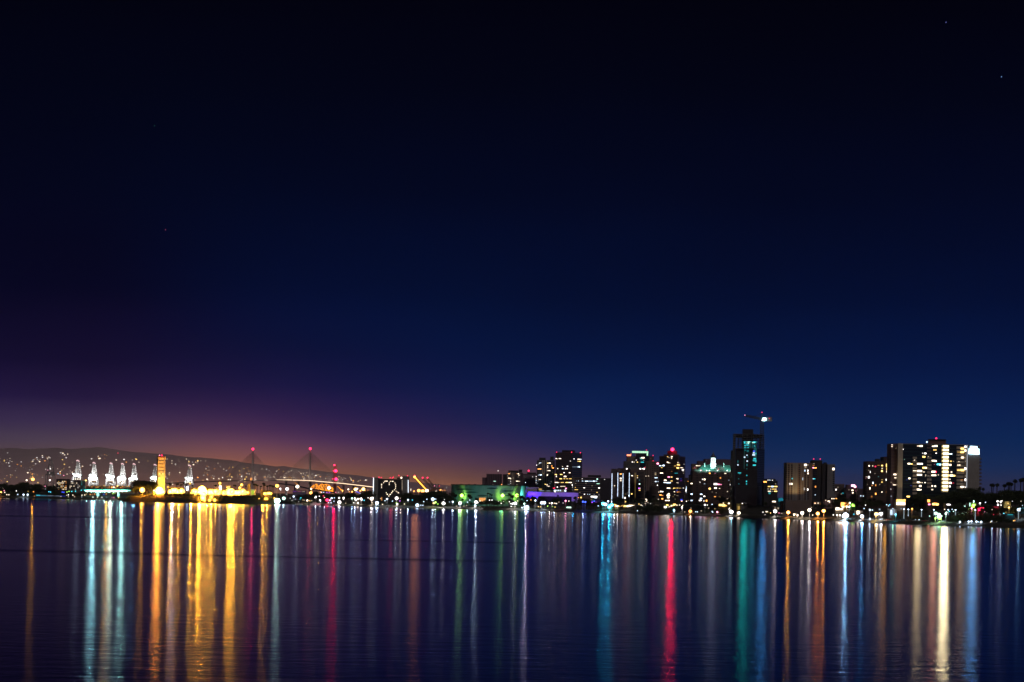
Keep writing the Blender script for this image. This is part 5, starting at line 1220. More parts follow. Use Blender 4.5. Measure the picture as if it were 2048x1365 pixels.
for cx, cy_, w_ in ((1230,930,1.4),(1300,960,1.4),(1480,960,1.4),(1560,950,1.4),(1620,980,1.4),(1700,1010,1.4),(1760,990,1.4),(1840,960,1.3),(1900,980,1.3),(2000,960,1.3),(1380,1000,1.2),(1150,960,1.4),(900,1000,1.2),(780,1010,1.3),(690,980,1.3),(560,1030,1.2)): Ct(8, cx, cy_, 120+(cx % 7)*3, 'tree', w_)
for cx, cy_, w_ in ((1160,1100,2.0),(890,1120,1.6),(1090,1110,1.6),(1300,1050,2.2),(1240,1090,2.0),(1500,1070,2.2),(1600,1080,2.2),(1720,1090,2.0),(650,1090,2.0),(760,1110,2.0),(600,1100,1.8),(420,1080,1.8),(1850,1120,1.8)): Ct(8, cx, cy_, 46, 'bush', w_)

# ------------------------------------------------------------------ low houses between the towers and the water
def house(k, x0, y0, x1, s_, m, lits, label, y1=None, name='house', roof=None, cat='house'):
    px, _ = C(k, (x0+x1)/2, 0); D = sh(px, s_); b = Bld(name, label, (x0+x1)/2, D, k, cat, 'low houses behind the waterfront')
    f = b.front(x0, y0, x1, D, 12, m)
    b.front(x0-3, y0-4, x1+3, D-.6, 13.2, roof or roofm, 'roof', y0+.01)
    if lits: f.lit(lits)
    return b, f
yl = mat('ochre_render', (.50,.42,.12)); grn = mat('grey_render', (.22,.19,.19)); tl = mat('teal_render', (.06,.20,.24)); pk = mat('pink_render', (.32,.20,.20))
H_ = house
b, f = H_(7, 328, 1038, 430, 175, yl, '', 'plain flat roofed yellow lit box building'); p = f.pt(378, 1100)+Vector((0,-9,-3)); spot(p, 0, 0, p+Vector((0,9,8)), (1,.8,.1), 5200, 100, b.root)
b, f = H_(7, 204, 1118, 246, 135, yl, '', 'narrow yellow lit wall end near the shore'); p = f.pt(225, 1200)+Vector((0,-8,0)); spot(p, 0, 0, p+Vector((0,8,7)), (1,.85,.2), 5000, 100, b.root)
H_(7, 250, 1135, 330, 137, grn, '225,1225,n+,36,26 270,1230,y+,30,20 300,1230,y+,24,16', 'low grey house with glaring lamps beside the narrow yellow wall')
H_(7, 160, 1060, 230, 170, pk, '200,1077,k+,22,22 180,1040,w-', 'small pinkish house with one pink lit window')
b, f = H_(7, 694, 1048, 792, 180, tl, '', 'low teal lit building left of the pale slab tower'); p = f.pt(745, 1095)+Vector((0,-8,0)); spot(p, 0, 0, p+Vector((0,8,6)), (.05,.8,1), 3000, 100, b.root)
H_(7, 530, 1058, 600, 176, grn, '560,1068,p+,36,22 540,1085,w- 590,1090,w-', 'small grey house with glowing purple window')
H_(7, 380, 990, 540, 260, brown, '405,1008,p,12,12 432,1008,p,14,12 455,1008,B+,14,12 476,1008,p,12,12 515,1012,w+,14,14 400,975,w-', 'low dark row house with a string of purple windows', name='row_house')
H_(7, 230, 960, 330, 262, brown, '247,975,w+ 268,973,w 297,975,w+ 340,1025,w,16,12', 'small brown house with three warm windows above the trees')
H_(7, 610, 1080, 680, 160, grn, '640,1090,w+,40,14 655,1160,w,10,30 690,1165,w,10,20', 'pale house with a long bright upper window')
H_(7, 640, 1150, 705, 132, cream, '655,1170,w-,16,20 690,1170,w-,16,20', 'cream small shore house behind the yellow white lamp')
H_(7, 730, 1085, 810, 150, mat('rust_render', (.30,.12,.05)), '785,1110,o+,20,24 760,1150,o-', 'rust coloured house lit by the orange lamp')
H_(7, 840, 1085, 915, 152, mat('rust_render', (.30,.12,.05)), '902,1105,o+,22,18 870,1090,o,20,14', 'rusty red house with bright orange upper window')
H_(7, 1070, 1085, 1110, 160, yl, '1085,1100,y,12,10', 'slim ochre house with tiny yellow window')
H_(7, 1110, 1090, 1200, 156, grn, '1128,1108,o,20,12 1165,1108,w,14,12 1130,1010,b 1190,1120,o-', 'grey house with small orange and white windows')
H_(7, 1240, 1068, 1330, 164, pk, '1255,1075,w 1290,1085,w+,26,10 1300,1100,w,14', 'pinkish house with a wide lit window')
H_(7, 1318, 1040, 1400, 190, brown, '1328,1055,w+ 1352,1055,w+ 1380,1055,o+,14,12', 'brown house with three small lights in a row')
H_(7, 1440, 1095, 1550, 150, yl, '1480,1125,o+,90,50 1540,1105,n+,26,26 1530,1150,n+,30,12', 'low shop with glowing amber front', cat='shop', name='shop')
H_(7, 1370, 1160, 1470, 130, cream, '1395,1168,w+,44,14 1430,1180,w+,50,18 1460,1155,w+,26,22 1390,1185,w+,40,12 1400,1250,w+,30,24 1440,1250,w,18,30 1345,1250,n,14,18', 'cream waterfront cafe with dazzling warm windows', cat='cafe', name='cafe')
H_(7, 1560, 1105, 1605, 152, mat('green_render', (.1,.4,.08)), '1582,1132,g+,36,30', 'small hut glowing bright green', cat='hut', name='hut')
H_(7, 1620, 1195, 1700, 128, white, '1640,1220,w+,34,40 1680,1240,n,12,12', 'white shore house between the two blue white lamps')
H_(7, 20, 1080, 110, 160, yl, '10,1132,y+,40,20 45,1135,y+,60,24 110,1108,w+,30,20', 'low building with a long yellow lit front')
H_(7, 560, 1215, 650, 122, yl, '610,1238,y+,70,18 555,1210,w,30,12', 'low kiosk with bright yellow counter', cat='kiosk', name='kiosk')
H_(7, 868, 1226, 1010, 122, white, '900,1248,w+,56,24 960,1244,w+,50,26 990,1240,w+,24,18', 'long low beach pavilion with dazzling warm front', cat='pavilion', name='beach_pavilion')
H_(6, 1740, 935, 1860, 140, yl, '1770,955,y+,60,26 1810,960,y+,40,30 1840,965,y,30,16', 'low shopfront with glowing yellow sign below the green roofed tower', cat='shop', name='shop')
H_(6, 2000, 930, 2100, 132, yl, '2030,1000,y-,30,60', 'yellow lit gable wall right of the green roofed tower')
H_(6, 940, 935, 1140, 140, mat('lime_render', (.25,.30,.06)), '955,985,n+,40,24 985,955,y+,30,14 1045,965,w+,16,16 1090,950,y+,40,26 1080,970,y+,50,18 1020,985,w+,30,14 1128,958,w,16,14', 'low restaurant with lime and yellow lit terrace', cat='restaurant', name='restaurant')
H_(6, 195, 945, 330, 130, mat('rust_render', (.30,.12,.05)), '235,965,w+,70,20 215,975,r+,24,12 300,968,y+,60,16', 'low restaurant with a long orange white lit front', cat='restaurant', name='restaurant')
H_(6, 340, 945, 510, 132, yl, '365,970,y+,36,20 400,972,w+,40,18 445,965,w+,50,22 485,968,w+,36,24 370,905,y-,20,40', 'low shopping arcade glowing warm yellow', cat='shop', name='shop')
H_(5, 1770, 925, 1950, 140, tl, '1790,948,c+,44,30 1830,950,b+,50,34 1880,965,c+,40,30 1925,955,c+,50,28 1895,985,b+,26,24', 'low aquarium like hall glaring cyan and white', cat='hall', name='waterfront_hall')
H_(5, 1610, 870, 1760, 200, mat('blue_render', (.08,.08,.35)), '1655,905,B+,50,26 1690,920,p,60,20 1650,885,c-,40,10 1720,930,p-,50,16', 'low hall lit blue and purple under the banded office', cat='hall', name='entertainment_hall')
H_(5, 1490, 890, 1570, 160, mat('blue_render', (.08,.08,.35)), '1525,910,B+,56,22 1510,905,b+,16,14', 'small kiosk glowing bright blue', cat='kiosk', name='kiosk')
H_(5, 600, 975, 706, 34, white, '655,1000,b+,96,26 665,980,b+,44,18', 'white waterfront tent glaring bluish white before the arena', cat='tent', name='event_tent')
H_(5, 325, 985, 400, 30, grn, '360,1000,b,60,8', 'low shore kiosk with pale lit counter', cat='kiosk', name='kiosk')
H_(5, 1265, 972, 1345, 34, grn, '1300,990,G+,64,14', 'low shore kiosk with green white lit roof edge', cat='kiosk', name='kiosk')
H_(1, 1050, 800, 1180, 40, grn, '1080,818,w,22,16 1110,822,o-,26,20 1150,822,w-,26,16', 'small lit boathouse at the port shore', cat='boathouse', name='boathouse')
H_(1, 520, 800, 960, 26, mat('blue_strip_wall', (.1,.16,.3)), '560,812,t,60,6 640,816,c-,80,6 740,819,b-,80,6 840,822,b-,90,6 920,824,B,60,6', 'long low quay wall edged with a thin blue light line', cat='quay wall', name='quay_wall')
H_(3, 770, 745, 960, 700, mat('violet_concrete', (.26,.20,.32)), '800,755,p-,50,6 870,755,k-,50,6 930,758,w-,40,6', 'violet lit port shed below the cable bridge', cat='shed', name='port_shed')
H_(8, 1810, 1080, 1930, 100, tl, '1872,1085,t-,70,14', 'low teal canopy on the dark bluff', cat='canopy', name='beach_canopy')
H_(8, 1960, 990, 2060, 150, tl, '1990,1025,b+,40,20 2030,1000,c,24,16 1975,1000,t-,30,14', 'bluish lit building at the far right', cat='building', name='beach_building')
H_(8, 1820, 915, 1880, 160, yl, '1838,935,y-,30,30 1855,965,y-,40,14', 'small amber lit house among the far right trees')
H_(8, 800, 890, 960, 205, brown, '828,910,o+,32,34 890,952,y+,34,26 935,955,y+,40,24 835,955,k+,26,18 915,940,o,40,16', 'brown building with orange and yellow lit ground floor', cat='building', name='low_building')
H_(8, 1050, 940, 1135, 205, grn, '1092,958,n+,66,14', 'low grey building with one long white window', cat='building', name='low_building')
H_(8, 1375, 930, 1440, 150, mat('lime_render', (.25,.30,.06)), '1405,965,g,50,34 1355,960,G,14,50 1405,920,G+,12,30', 'small hut glowing lime green among bluff trees', cat='hut', name='hut')
H_(8, 1455, 985, 1530, 130, mat('red_render', (.4,.04,.03)), '1475,1020,r+,36,34 1500,1000,r,44,14', 'small building glowing red among bluff trees', cat='building', name='low_building')
H_(8, 1660, 975, 1730, 140, mat('red_render', (.4,.04,.03)), '1690,990,r-,64,10', 'low building with a dim red eave light', cat='building', name='low_building')
H_(8, 150, 1040, 260, 100, grn, '200,1020,b-,20,20', 'low pale block behind the twin yellow lamps', cat='building', name='low_building')
H_(8, 330, 1010, 420, 110, white, '350,1060,b,26,60 385,1050,b-,14,70 405,1085,b,14,30', 'pale blue lit gable on the shore', cat='building', name='low_building')

# ------------------------------------------------------------------ lamps by place (crop, x, y, colour, size, gain)
LAMPS = {
1: '15,765,o,l 40,715,w,l 60,745,k,m 70,770,w,m 100,803,w,m 130,805,w,m 240,748,n,m 260,800,b,m 345,803,b,l 405,803,b,l 410,755,y,s 490,730,o,l,1.2 490,760,o,m 540,720,w,s 590,700,n,l 660,680,k,m 665,720,b,s 715,760,c,m 740,765,c,m 765,690,w,s 800,665,w,s 845,720,n,m 860,705,n,s 910,765,B,m 935,768,B,m 980,765,g,m 1010,755,g,m 1050,755,t,m 1105,752,t,m 975,812,w,s 1000,805,n,m 1065,810,w,m 1200,810,w,m 1240,808,w,m 1265,795,y,s 1320,800,o,m 1350,800,o,s 1385,795,o,m 1520,800,B,m 1555,795,o,m 1650,790,g,m 1680,785,g,s 1360,858,n,m 1425,860,w,m 1490,862,n,m 1560,862,b,s 1630,855,k,s 1665,850,k,m 1735,858,y,m 890,862,w,s 1000,868,w,s 1090,868,w,s 1195,870,b,s 500,918,o,s',
3: '690,720,n,x,.6 590,715,n,l 595,735,n,m 685,715,n,l 545,675,o,x 840,685,w,x 1040,718,w,l 1038,780,o,x 1300,705,w,x,.8 1585,725,w,l 1690,725,y,x 1715,715,w,l 1805,722,y,x 1870,740,o,m 1190,768,b,m 1225,768,b,m 1130,765,p,s 1270,770,p,m 1310,770,p,m 1400,770,k,m 1440,768,n,s 1500,745,o,l 1600,760,o,m 1640,760,o,l 1760,745,o,l 1830,745,o,m 785,830,b,l 735,855,n,s 760,888,n,s 890,850,t,m 880,870,t,s 985,888,w,l 1020,893,y,m 1050,890,w,s 1110,835,n,l 1095,850,n,m 1160,825,n,m 1172,885,n,l 1180,905,b,s 1220,820,r,m 1237,845,w,m 1275,882,r,x,.5 1315,885,k,l 1340,855,b,l 1380,850,b,m 1375,900,b,m 1295,925,b,m 1332,937,b,m 1450,850,n,l 1515,850,n,l 1515,870,n,m 1455,915,n,x,.8 1470,910,k,m 1640,857,G,l 1665,922,n,m 1680,858,n,l 1695,880,n,l 1725,865,w,l 1750,865,w,m 1772,860,n,l 1780,875,n,l 1725,925,w,l,1.2 1815,885,c,m 1875,850,n,m 1925,862,w,x,.8 1940,850,n,l 1720,765,B,m 1740,775,B,m 1760,785,b,m 1700,760,B,m 2003,925,b,x 1545,940,w,s 1940,925,b,s 860,905,n,s 920,880,y,s 940,885,w,s 810,870,b,s 660,850,n,s',
4: '300,858,w,s 365,892,b,m 398,867,b,l 475,897,b,m 535,855,n,x,.5 545,940,n,l 530,925,g,m 588,855,w,s 583,895,p,m 650,940,w,m 700,805,t,m 703,880,b,l 765,882,c,m 838,962,b,x,.4 890,963,b,m 920,958,b,m 932,905,b,m 978,870,b,m 1065,868,b,x,.4 1107,868,b,m 1080,925,y,l 1105,915,g,l 1140,940,g,m 1222,930,n,x,.7 1235,875,n,s 1310,910,b,s 1357,907,b,l 1460,905,b,m 1465,925,n,x,.5 1458,942,b,l 1447,940,b,m 1572,912,b,m 1607,882,b,m 1560,960,w,s 1683,963,b,l,2 1697,912,n,x,.6 1725,920,n,m 1755,895,w,m 1895,882,n,m 1932,882,n,m 2025,900,n,s 1415,970,w,s 1520,985,w,s 60,885,c,m 185,925,w,s 330,958,w,m',
5: '140,882,n,m 175,882,n,m 310,930,n,m 345,903,n,s 430,907,n,m 447,935,n,m 475,935,n,l 515,930,n,x,.5 455,975,n,m 550,895,w,m 648,935,G,l 655,975,b,l 670,1000,b,x,.6 690,985,b,x,.8 688,860,b,m 688,890,b,m 810,888,b,l 745,880,o,m 905,922,b,x,.4 940,922,b,x,.4 1017,928,w,m 1050,927,n,l 1085,928,w,m 1110,930,w,m 1120,935,w,m 1155,912,w,s 1252,893,k,l 1300,897,w,m 1440,845,o,m 1505,905,B,l 1540,910,B,l 1530,832,n,m 855,978,y,m 885,980,y,m 990,970,g,m 1098,985,y,m 1060,975,g,s 1215,925,n,s 1625,880,y,m 1640,915,p,m 1875,900,b,l 1800,935,c,x,.8 1835,945,b,x,.5 1890,985,c,x,.9 1925,915,b,m 1928,955,c,x,.7 1730,968,b,m 1785,890,b,s 1985,960,y,l 1965,945,y,m 2010,970,w,l',
6: '120,900,b,l 170,905,b,m 140,985,b,l 365,850,w,l 375,905,y,m 665,885,w,x,.5 740,935,n,s 570,940,y,m 600,955,w,m 620,965,n,s 548,1050,b,m 700,915,w,s 1085,1035,b,l 1080,1025,c,l 1125,957,w,m 1200,990,n,l 1210,960,w,m 1165,955,w,m 1265,900,w,m 1322,1045,o,x,.5 1240,1055,w,s 1535,952,n,l 1570,955,n,m 1400,1053,b,m 1425,1055,b,m 1640,1048,b,m 1650,1060,b,m 1640,945,b,m 1715,1055,k,l 1725,1060,w,m 1905,1040,n,l 1925,1055,n,x,.6 1940,1065,b,m 1895,1000,w,m 2000,888,k,l 2030,1070,w,x,.5 1680,1010,y,s 1590,1000,w,s 1330,1000,w,s 1480,1040,w,s',
7: '130,1208,n,x,.7 120,1225,b,m 105,1180,n,m 40,1108,w,m 90,1055,w,m 265,1112,n,m 150,985,w,s 90,970,w,s 345,1025,w,m 510,1215,n,m 535,1250,n,s 655,1205,n,x,1 640,1195,w,m 700,1225,k,m 735,1230,w,s 785,1112,w,l 810,1218,o,x,1.5 975,1225,w,x,1.2 880,1245,w,l 920,1250,w,l 1062,1190,w,x,1 1160,1232,o,x,1.6 1230,1200,o,x,1.5 1128,1110,w,m 1100,1250,w,m 1085,1160,w,s 1345,1250,n,m 1390,1250,w,l 1425,1250,w,l 1490,1255,b,X,1.4 1470,1265,b,x,1 1510,1262,c,l 1685,1265,b,x,1.8 1690,1280,o,l,.8 1700,1262,b,l 1590,1240,c,m 1640,1215,w,l 1855,1238,y,x,1 1885,1235,n,l 1777,1190,b,m 1810,1190,b,m 1710,1172,b,m 1780,1295,k,m 1730,1098,n,m 1540,1105,w,l 1535,1150,b,l 1505,1150,w,l 555,1210,w,m 600,1225,y,m 1670,1022,b,m 1700,1025,b,m',
8: '20,930,w,m 20,965,n,m 75,1025,b,l 107,1028,b,m 155,1080,y,x,1.2 218,1075,n,x,.8 290,960,b,m 330,960,c,m 315,975,b,m 370,1010,b,m 475,1012,b,s 350,1030,b,m 405,1085,c,l 565,1095,b,s 615,1012,o,l 75,1140,b,l 205,1145,b,m 230,1147,b,m 660,1150,b,s 705,1152,b,m 840,1105,G,m 920,1070,G,x,.4 960,1085,G,x,.4 945,1110,G,l 970,1130,g,x,.5 915,1130,g,l 990,1105,G,l 1045,1075,G,l 1055,1060,G,l 1095,1045,c,m 1145,1045,G,m 1128,1018,b,m 1032,1018,w,m 1228,1178,b,l 1355,948,G,m 1355,970,G,m 1290,975,G,l 1405,910,n,m 1400,965,g,x,.4 1485,940,n,l 1378,1005,k,l 1470,1028,r,l 1490,1000,r,m 1530,1000,r,m 1555,930,b,m 1635,1170,b,m 1640,1022,w,s 1710,915,n,l 1750,920,n,l 1768,910,n,m 1715,960,n,l 1755,965,n,m 1845,945,y,m 1855,995,y,l 1887,990,w,m 1900,915,n,s 1980,1025,b,x,.4 2000,1005,b,m 2030,970,b,m 2010,915,w,s 1790,1070,c,m 1440,1175,b,l 1465,1180,b,m 1500,1178,b,l 1340,1175,b,l 1375,1172,b,l 1660,1085,r,s 1915,1165,y,m 1930,1160,o,m 1545,1050,k,s'}
for k_, txt in LAMPS.items():
    for t in txt.split():
        v = t.split(','); px, py = C(k_, float(v[0]), float(v[1]))
        if k_ == 3 and float(v[1]) < 790: lamp(px, py, v[2], v[3], 4300, 'port lamp', (float(v[4]) if len(v) > 4 else 1)*.8)
        else: lamp(px, py, v[2], v[3], None, 'street lamp', float(v[4]) if len(v) > 4 else 1)
for cx, cy_, m_ in ((545,893,3.0),(640,857,.9)):
    px, py = C(3, cx, cy_); lamp(px, py, 'G', 'X' if cx < 600 else 'x', 3052 if cx < 600 else 3160, 'jetty lamp', m_*.5)
# tall thin shore light columns on the right
for cx, y0, y1 in ((512,1022,1142),(568,1024,1110),(737,1026,1115),(895,1028,1100),(1080,1030,1090),(1172,1030,1095),(1425,1032,1160),(1978,1030,1140)):
    px, py = C(8, cx, y0); D = sh(px, 30); p = at(px, py, D); q = at(*C(8, cx, y1), D); g_ = ground(p.x, D)
    r_ = empty('light_column', (p.x, D, min(g_, q.z))); reg(r_, 'tall pale light column', 'light column', px, 'pale light columns on the right shore')
    put(unitbox(emi('column_glow', (.55,.75,.85), .42)), 'shaft', r_, (p.x, D, (p.z+q.z)/2), (.55,.55,p.z-q.z)); put(ball(emi('glow_b', CLR['b'], 14), 1), 'lamp_head', r_, (p.x, D, p.z+.3), (.45,.45,.3))

# ------------------------------------------------------------------ cars and boats
paint = {c: mat('car_paint_'+c, v, .3, spec=.5) for c, v in {'white':(.6,.6,.6),'dark':(.04,.04,.05),'red':(.35,.03,.03),'silver':(.35,.36,.38)}.items()}
def car(px, s_, c, label_look):
    D = sh(px, s_); g_ = gpt(px, D); r_ = empty('parked_car', g_); reg(r_, label_look, 'car', px, 'cars parked along the shore')
    k = ('car', c)
    if k not in CACHE:
        b_ = MB(); P = [(-2.2,.35),(-2.25,.8),(-1.3,.95),(2.2,.9),(2.25,.35)]
        def side(mb, P, w):
            n = len(P); k_ = len(mb.v); mb.v += [(x, -w, z) for x, z in P]+[(x, w, z) for x, z in P]
            mb.f += [tuple(k_+i for i in range(n)), tuple(k_+n+i for i in reversed(range(n)))]
            for i in range(n): j = (i+1) % n; mb.f.append((k_+i, k_+n+i, k_+n+j, k_+j))
        side(b_, P, .9); cb = MB(); side(cb, [(-1.3,.95),(-.7,1.42),(1.0,1.45),(1.7,.92)], .78)
        wl = MB(); n = 12; k_ = 0; wl.v = [(.33*math.cos(i*math.tau/n), -.11, .33*math.sin(i*math.tau/n)) for i in range(n)]+[(.33*math.cos(i*math.tau/n), .11, .33*math.sin(i*math.tau/n)) for i in range(n)]
        wl.f = [tuple(range(n)), tuple(range(2*n-1, n-1, -1))]+[(i, n+i, n+(i+1) % n, (i+1) % n) for i in range(n)]
        CACHE[k] = (b_.mesh('body', paint[c]), cb.mesh('cabin', glass), wl.mesh('wheel', rubber))
    b_, cb, wl = CACHE[k]
    for me, n_, l_ in ((b_,'body',(0,0,0)),(cb,'cabin',(0,0,0)),(wl,'wheel',(-1.4,-.85,.33)),(wl,'wheel',(1.4,-.85,.33)),(wl,'wheel',(-1.4,.85,.33)),(wl,'wheel',(1.4,.85,.33))):
        o_ = bpy.data.objects.new(n_, me); COL.objects.link(o_); o_.parent = r_; o_.location = l_
rc = random.Random(9)
for cx in (60,120,165,215,260,330,430,505,620,665,700,780,860,950,1010,1330,1352,1374,1396,1445,1490,1640,1720): 
    c = 'white' if 1300 < cx < 1420 else rc.choice(['dark','silver','white','dark','red']); car(C(8, cx, 0)[0], 20+rc.uniform(-2, 3), c, {'white':'white parked car','dark':'dark parked car','red':'dark red parked car','silver':'silver parked car'}[c])
def boat(px, D, L, label):
    g_ = at(px, 1000, D); r_ = empty('moored_boat', (g_.x, D, 0)); tag(r_, label, 'boat', 'small boats moored near the shore')
    hb = MB(); n = 9
    for i in range(n):
        t = i/(n-1); w = L*.16*(1-(t*2-1)**4*.5)*(1-.85*max(0, t-.6)/.4); hb.v += [((t-.5)*L, -w, L*.13+.04*L*t), ((t-.5)*L, -w*.6, 0), ((t-.5)*L, w*.6, 0), ((t-.5)*L, w, L*.13+.04*L*t)]
    for i in range(n-1):
        for j in range(3): a = i*4+j; hb.f.append((a, a+4, a+5, a+1))
        hb.f.append((i*4, i*4+3, i*4+7, i*4+4))
    hb.f += [(0,1,2,3), tuple((n-1)*4+j for j in (3,2,1,0))]; hb.obj('hull', white, r_)
    cb = MB(); cb.prism([(-L*.25,-L*.1),(L*.15,-L*.1),(L*.15,L*.1),(-L*.25,L*.1)], L*.13, L*.26, [(-L*.22,-L*.08),(L*.06,-L*.08),(L*.06,L*.08),(-L*.22,L*.08)]); cb.obj('cabin', white, r_)
    cw = MB(); cw.box((-L*.06, 0, L*.20), (L*.26, L*.195, L*.05)); cw.obj('cabin_window', glass, r_)
    ms = MB(); ms.beam((0,0,L*.26), (0,0,L*.55), .06); ms.obj('mast', steel, r_)
boat(631, 3035, 14, 'white motor boat moored under the cable bridge pylon'); boat(226, 3380, 12, 'white boat with pinkish light beside the teal bridge'); boat(203, 3390, 9, 'small white boat left of the pinkish lit one'); boat(764, 2828, 9, 'small white boat below the heart hotel'); boat(958, 2740, 10, 'small white boat moored before the arena'); boat(598, 3050, 9, 'small white boat near the jetty lamps')
spot(at(631, 1006, 3015), 0, 0, at(631, 1009, 3035), (.6,1,.9), 400, 90)


# ------------------------------------------------------------------ unseen spots facing the bay, added to draw the lamps' streaks on the water
ROOTS = [o for o in COL.objects if o.parent is None and o.type == 'EMPTY' and o.get('category')]
HEADS = []
for o in COL.objects:
    if o.name.startswith('lamp_head') and o.parent: w = o.parent.location+o.location; HEADS.append((1024+F*w.x/w.y, w, o.scale.x))
def streak(px, py, D, c, s_, rad=.5):
    p = at(px, py, D)
    near = [(abs(hx_-px)*3+abs((w.z-p.z)*F/D)+abs(w.y-D)*.01, w, r_) for hx_, w, r_ in HEADS if abs(hx_-px) < 5 and abs(w.y-D) < 250]
    if near and p.z < 30:                     # seat the added spot on the bay side of the lamp it belongs to
        _, w, r_ = min(near, key=lambda t: t[0]); p = w.copy(); p.y -= r_*1.4-2.5
    if 250 < px < 552 and D < 3400: p.y = min(p.y, ID(px, 19))
    best = min(ROOTS, key=lambda o: (o.location.x-p.x)**2+((o.location.y-D)*.25)**2)
    ld = bpy.data.lights.new('streak_helper', 'SPOT'); ld.energy = s_*3300*(D/2100)**2*GAIN*(1+.35*math.exp(-max(0, p.z-3)/10))*(.24 if s_ < 1.5 and px > 560 else .82 if px > 560 else 1.8 if px > 250 else 1)*1.15; ld.color = CLR[c] if isinstance(c, str) else c
    ld.spot_size = R(26); ld.spot_blend = .5; ld.shadow_soft_size = rad
    o = bpy.data.objects.new('streak_helper', ld); COL.objects.link(o); p.y -= 3
    o.rotation_euler = (Vector((p.x*.3, 300, -6))-p).to_track_quat('-Z', 'Y').to_euler(); o.parent = best; o.location = p-best.location
GAIN = .66
SO = (1,.40,.02); GW = (.50,1,.88); CY = (.02,.62,1)
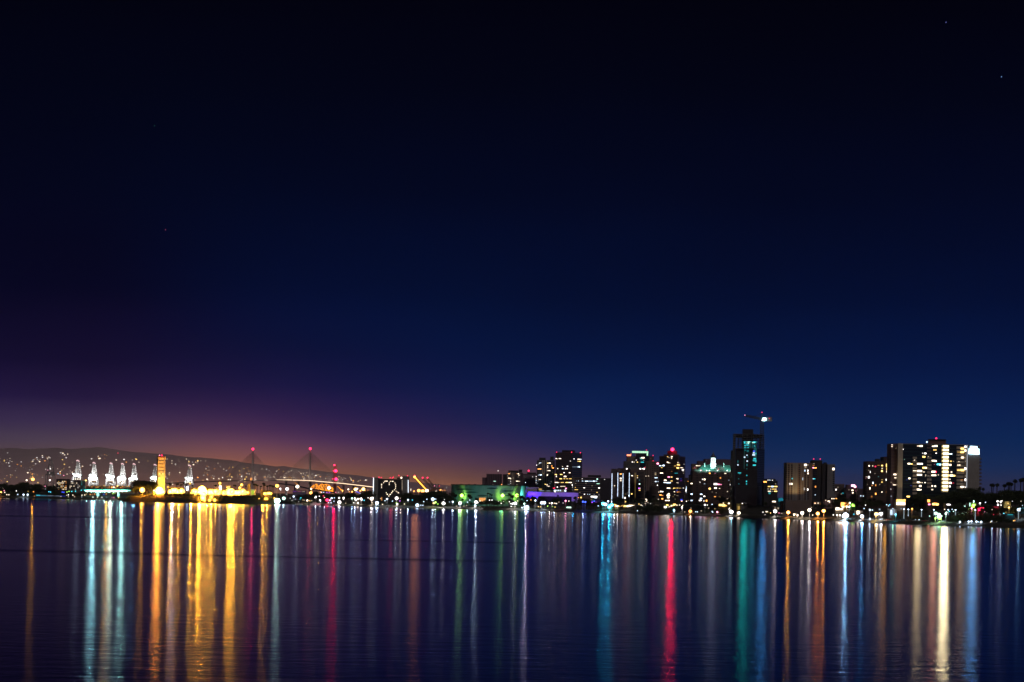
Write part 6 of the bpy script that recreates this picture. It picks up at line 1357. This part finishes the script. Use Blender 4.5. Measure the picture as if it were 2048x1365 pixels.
for a in ((65.6,938,5600,SO,1.3),(170,961,5600,SO,1.0),(187,946,6440,(.38,.92,1),11,4),(214,950,6200,SO,5,2),(222,947,6420,(.8,1,.75),6.5,4),(244.5,948,6400,GW,7.5,4),(268,948,6380,(.15,.5,1),2.2,4),(284,980,3110,SO,1.1),
  (309,948,6300,'b',.4,5),(155,946,6450,'b',.5,6),(317,982,3105,SO,7,2),(324,930,3150,(1,.22,.02),3.5,4),(345,983,3100,SO,5),(350,976,3120,(.5,.5,1),2),(363,982,3105,SO,2.5),(381,983,3100,SO,2.0),(390,984,3100,SO,4.0),
  (404,980,3090,SO,14,2),(421,984,3090,SO,3.2),(428,985,3090,SO,3.6),(436,985,3090,SO,1.4),(460,985,3080,SO,5),(467,985,3080,SO,6),(473,985,3080,SO,6),(482,986,3080,SO,.8),(490,986,3080,SO,1),(528,990,3075,SO,.8),(534,991,3075,SO,1),(541,991,3075,SO,1),
  (506,898.5,8200,(1,.03,.15),.5,3),(620.6,898,7900,(1,.03,.15),.6,3),(555,1001,3045,(.6,1,.95),1.6),(567,997,3150,'b',.6),(588,978,4300,'b',.4),(595,973,4300,(.4,.6,1),.9),(622,985,4300,'o',.4),(632,995,3000,'b',.4),(650,995,2960,'b',.4),
  (668.5,940,5980,(1,.0,.05),2.8,2),(677,1004,2990,'b',.8),(700,998,2950,(.4,.6,1),.7),(708,998,2950,(.4,.6,1),1.2),(722,998,2950,(.4,.6,1),1.2),(743,997,2900,'n',.9),(754,1006,2870,'b',.8),(783,955,3170,(1,.02,.15),.5,2),(793,997,2850,'b',.7),
  (803,955,3170,'w',.6),(815,1000,2850,'b',.6),(830,950,5560,(1,.33,.10),1.5,8),(838,955,5560,(1,.33,.10),1.4,6),(866,998,2800,'b',.8),(872,998,2800,'b',.7),(887,1007,2790,'n',.8),(905,1004,2780,'b',.5),(921,990,2930,(.35,.85,.25),1.5,2),(934,1004,2740,'b',.4),
  (951,1004,2760,(.6,.85,1),1.6),(1004,991,2920,(.15,.8,.30),.9,2),(1030,1007,2720,'b',1.0),(1053,1015,2700,(.85,.75,1),3.5),(1085,1006,2720,'b',.5),(1100,1007,2720,'w',.4),(1110,1007,2700,'b',.4),(1131,1002,2700,(1,.2,.4),.4),(1146,1005,2660,CY,.5),(1166,1004,2640,'b',.7),
  (1205,1010,2590,CY,3.0),(1218,1014,2580,CY,3.0,.8),(1228,1010,2580,'n',1),(1238,1010,2560,'w',.6),(1250,1000,2560,(1,.35,.2),.7,3),(1263,970,2870,'w',.5,5),(1291,1001,2540,(1,.7,.2),1.0),(1309,908,3140,(1,.1,.2),.4),(1320,935,2810,'p',.3,5),
  (1345,899,2690,(1,.0,.05),4.5,1.5),(1331,985,2690,'w',.7,5),(1356,950,2690,'B',.5,5),(1381,1022,2380,'w',.8),(1400,1000,2550,'k',.3,6),(1425,927,2552,(.75,.72,1),1.3,3),(1440,940,2552,(.3,.9,.9),.5,6),(1462,1024,2290,(.1,.8,.9),.9),
  (1490,890,2415,(.0,.75,.62),1.5,3),(1505,905,2415,(.0,.6,.85),.9,3),(1529,839,2430,(.0,.38,1),1.5,2),(1495,970,2415,(.0,.7,.6),.5,4),(1550,1023,2230,'n',1.4),(1576.5,1025,2190,SO,3.6),(1604,1027,2160,'n',1.0),(1619,1020,2150,'n',1.5),(1635.5,1027.5,2120,(1,.28,.02),4.5),(1647,1022,2110,(1,.28,.02),4.2),
  (1680,1017,2100,'w',.9,2),(1691,1031,2040,(.25,.62,1),9,1.2),(1724,1033,2010,(.05,.45,1),3.8),(1738,1010,2100,'b',.4),(1752,1028,1990,(1,.9,.6),1.4),(1762,1028,1980,'n',1.0),(1774,932,2220,(1,.42,.03),2.4,3),(1785,1010,2050,(.3,.9,.5),.7),(1803,1005,2080,(1,.4,.2),.9,4),(1815,985,2100,'k',.5,4),
  (1836,945,2100,(1,.72,.28),2.2,3),(1850,950,2100,(.8,.6,.35),1.2,5),(1868,945,2100,(1,.35,.16),1.7,3),(1872,900,2110,(1,.08,.12),1.0,2),(1890.5,925,2104,(1,.78,.36),11,2.5),(1889.5,960,2104,(1,.80,.42),10,2.5),(1920,940,2104,(1,.45,.25),1.0,4),
  (1943,901,2120,(.02,.36,1),9,3),(1983,1013,1850,'b',.4),(2002,1003,1950,'b',.6),(2037,1016,1850,(.1,.5,1),.6)):
    streak(*a)

# ------------------------------------------------------------------ night haze over the bay
HAZE = True
if HAZE:
    hz = bpy.data.materials.new('haze'); hz.use_nodes = True; nt = hz.node_tree; nt.nodes.clear()
    pv = nt.nodes.new('ShaderNodeVolumePrincipled'); ou = nt.nodes.new('ShaderNodeOutputMaterial'); nt.links.new(pv.outputs[0], ou.inputs['Volume'])
    pv.inputs['Color'].default_value = (.75,.78,1,1); pv.inputs['Density'].default_value = 1.5e-5; pv.inputs['Anisotropy'].default_value = 0.0
    mb = MB(); mb.box((0, 16500, 137.5), (30000, 34000, 285)); o_ = mb.obj('haze', hz); tag(o_, 'thin night haze over the bay and port', None, None, 'stuff')

finish_labels()
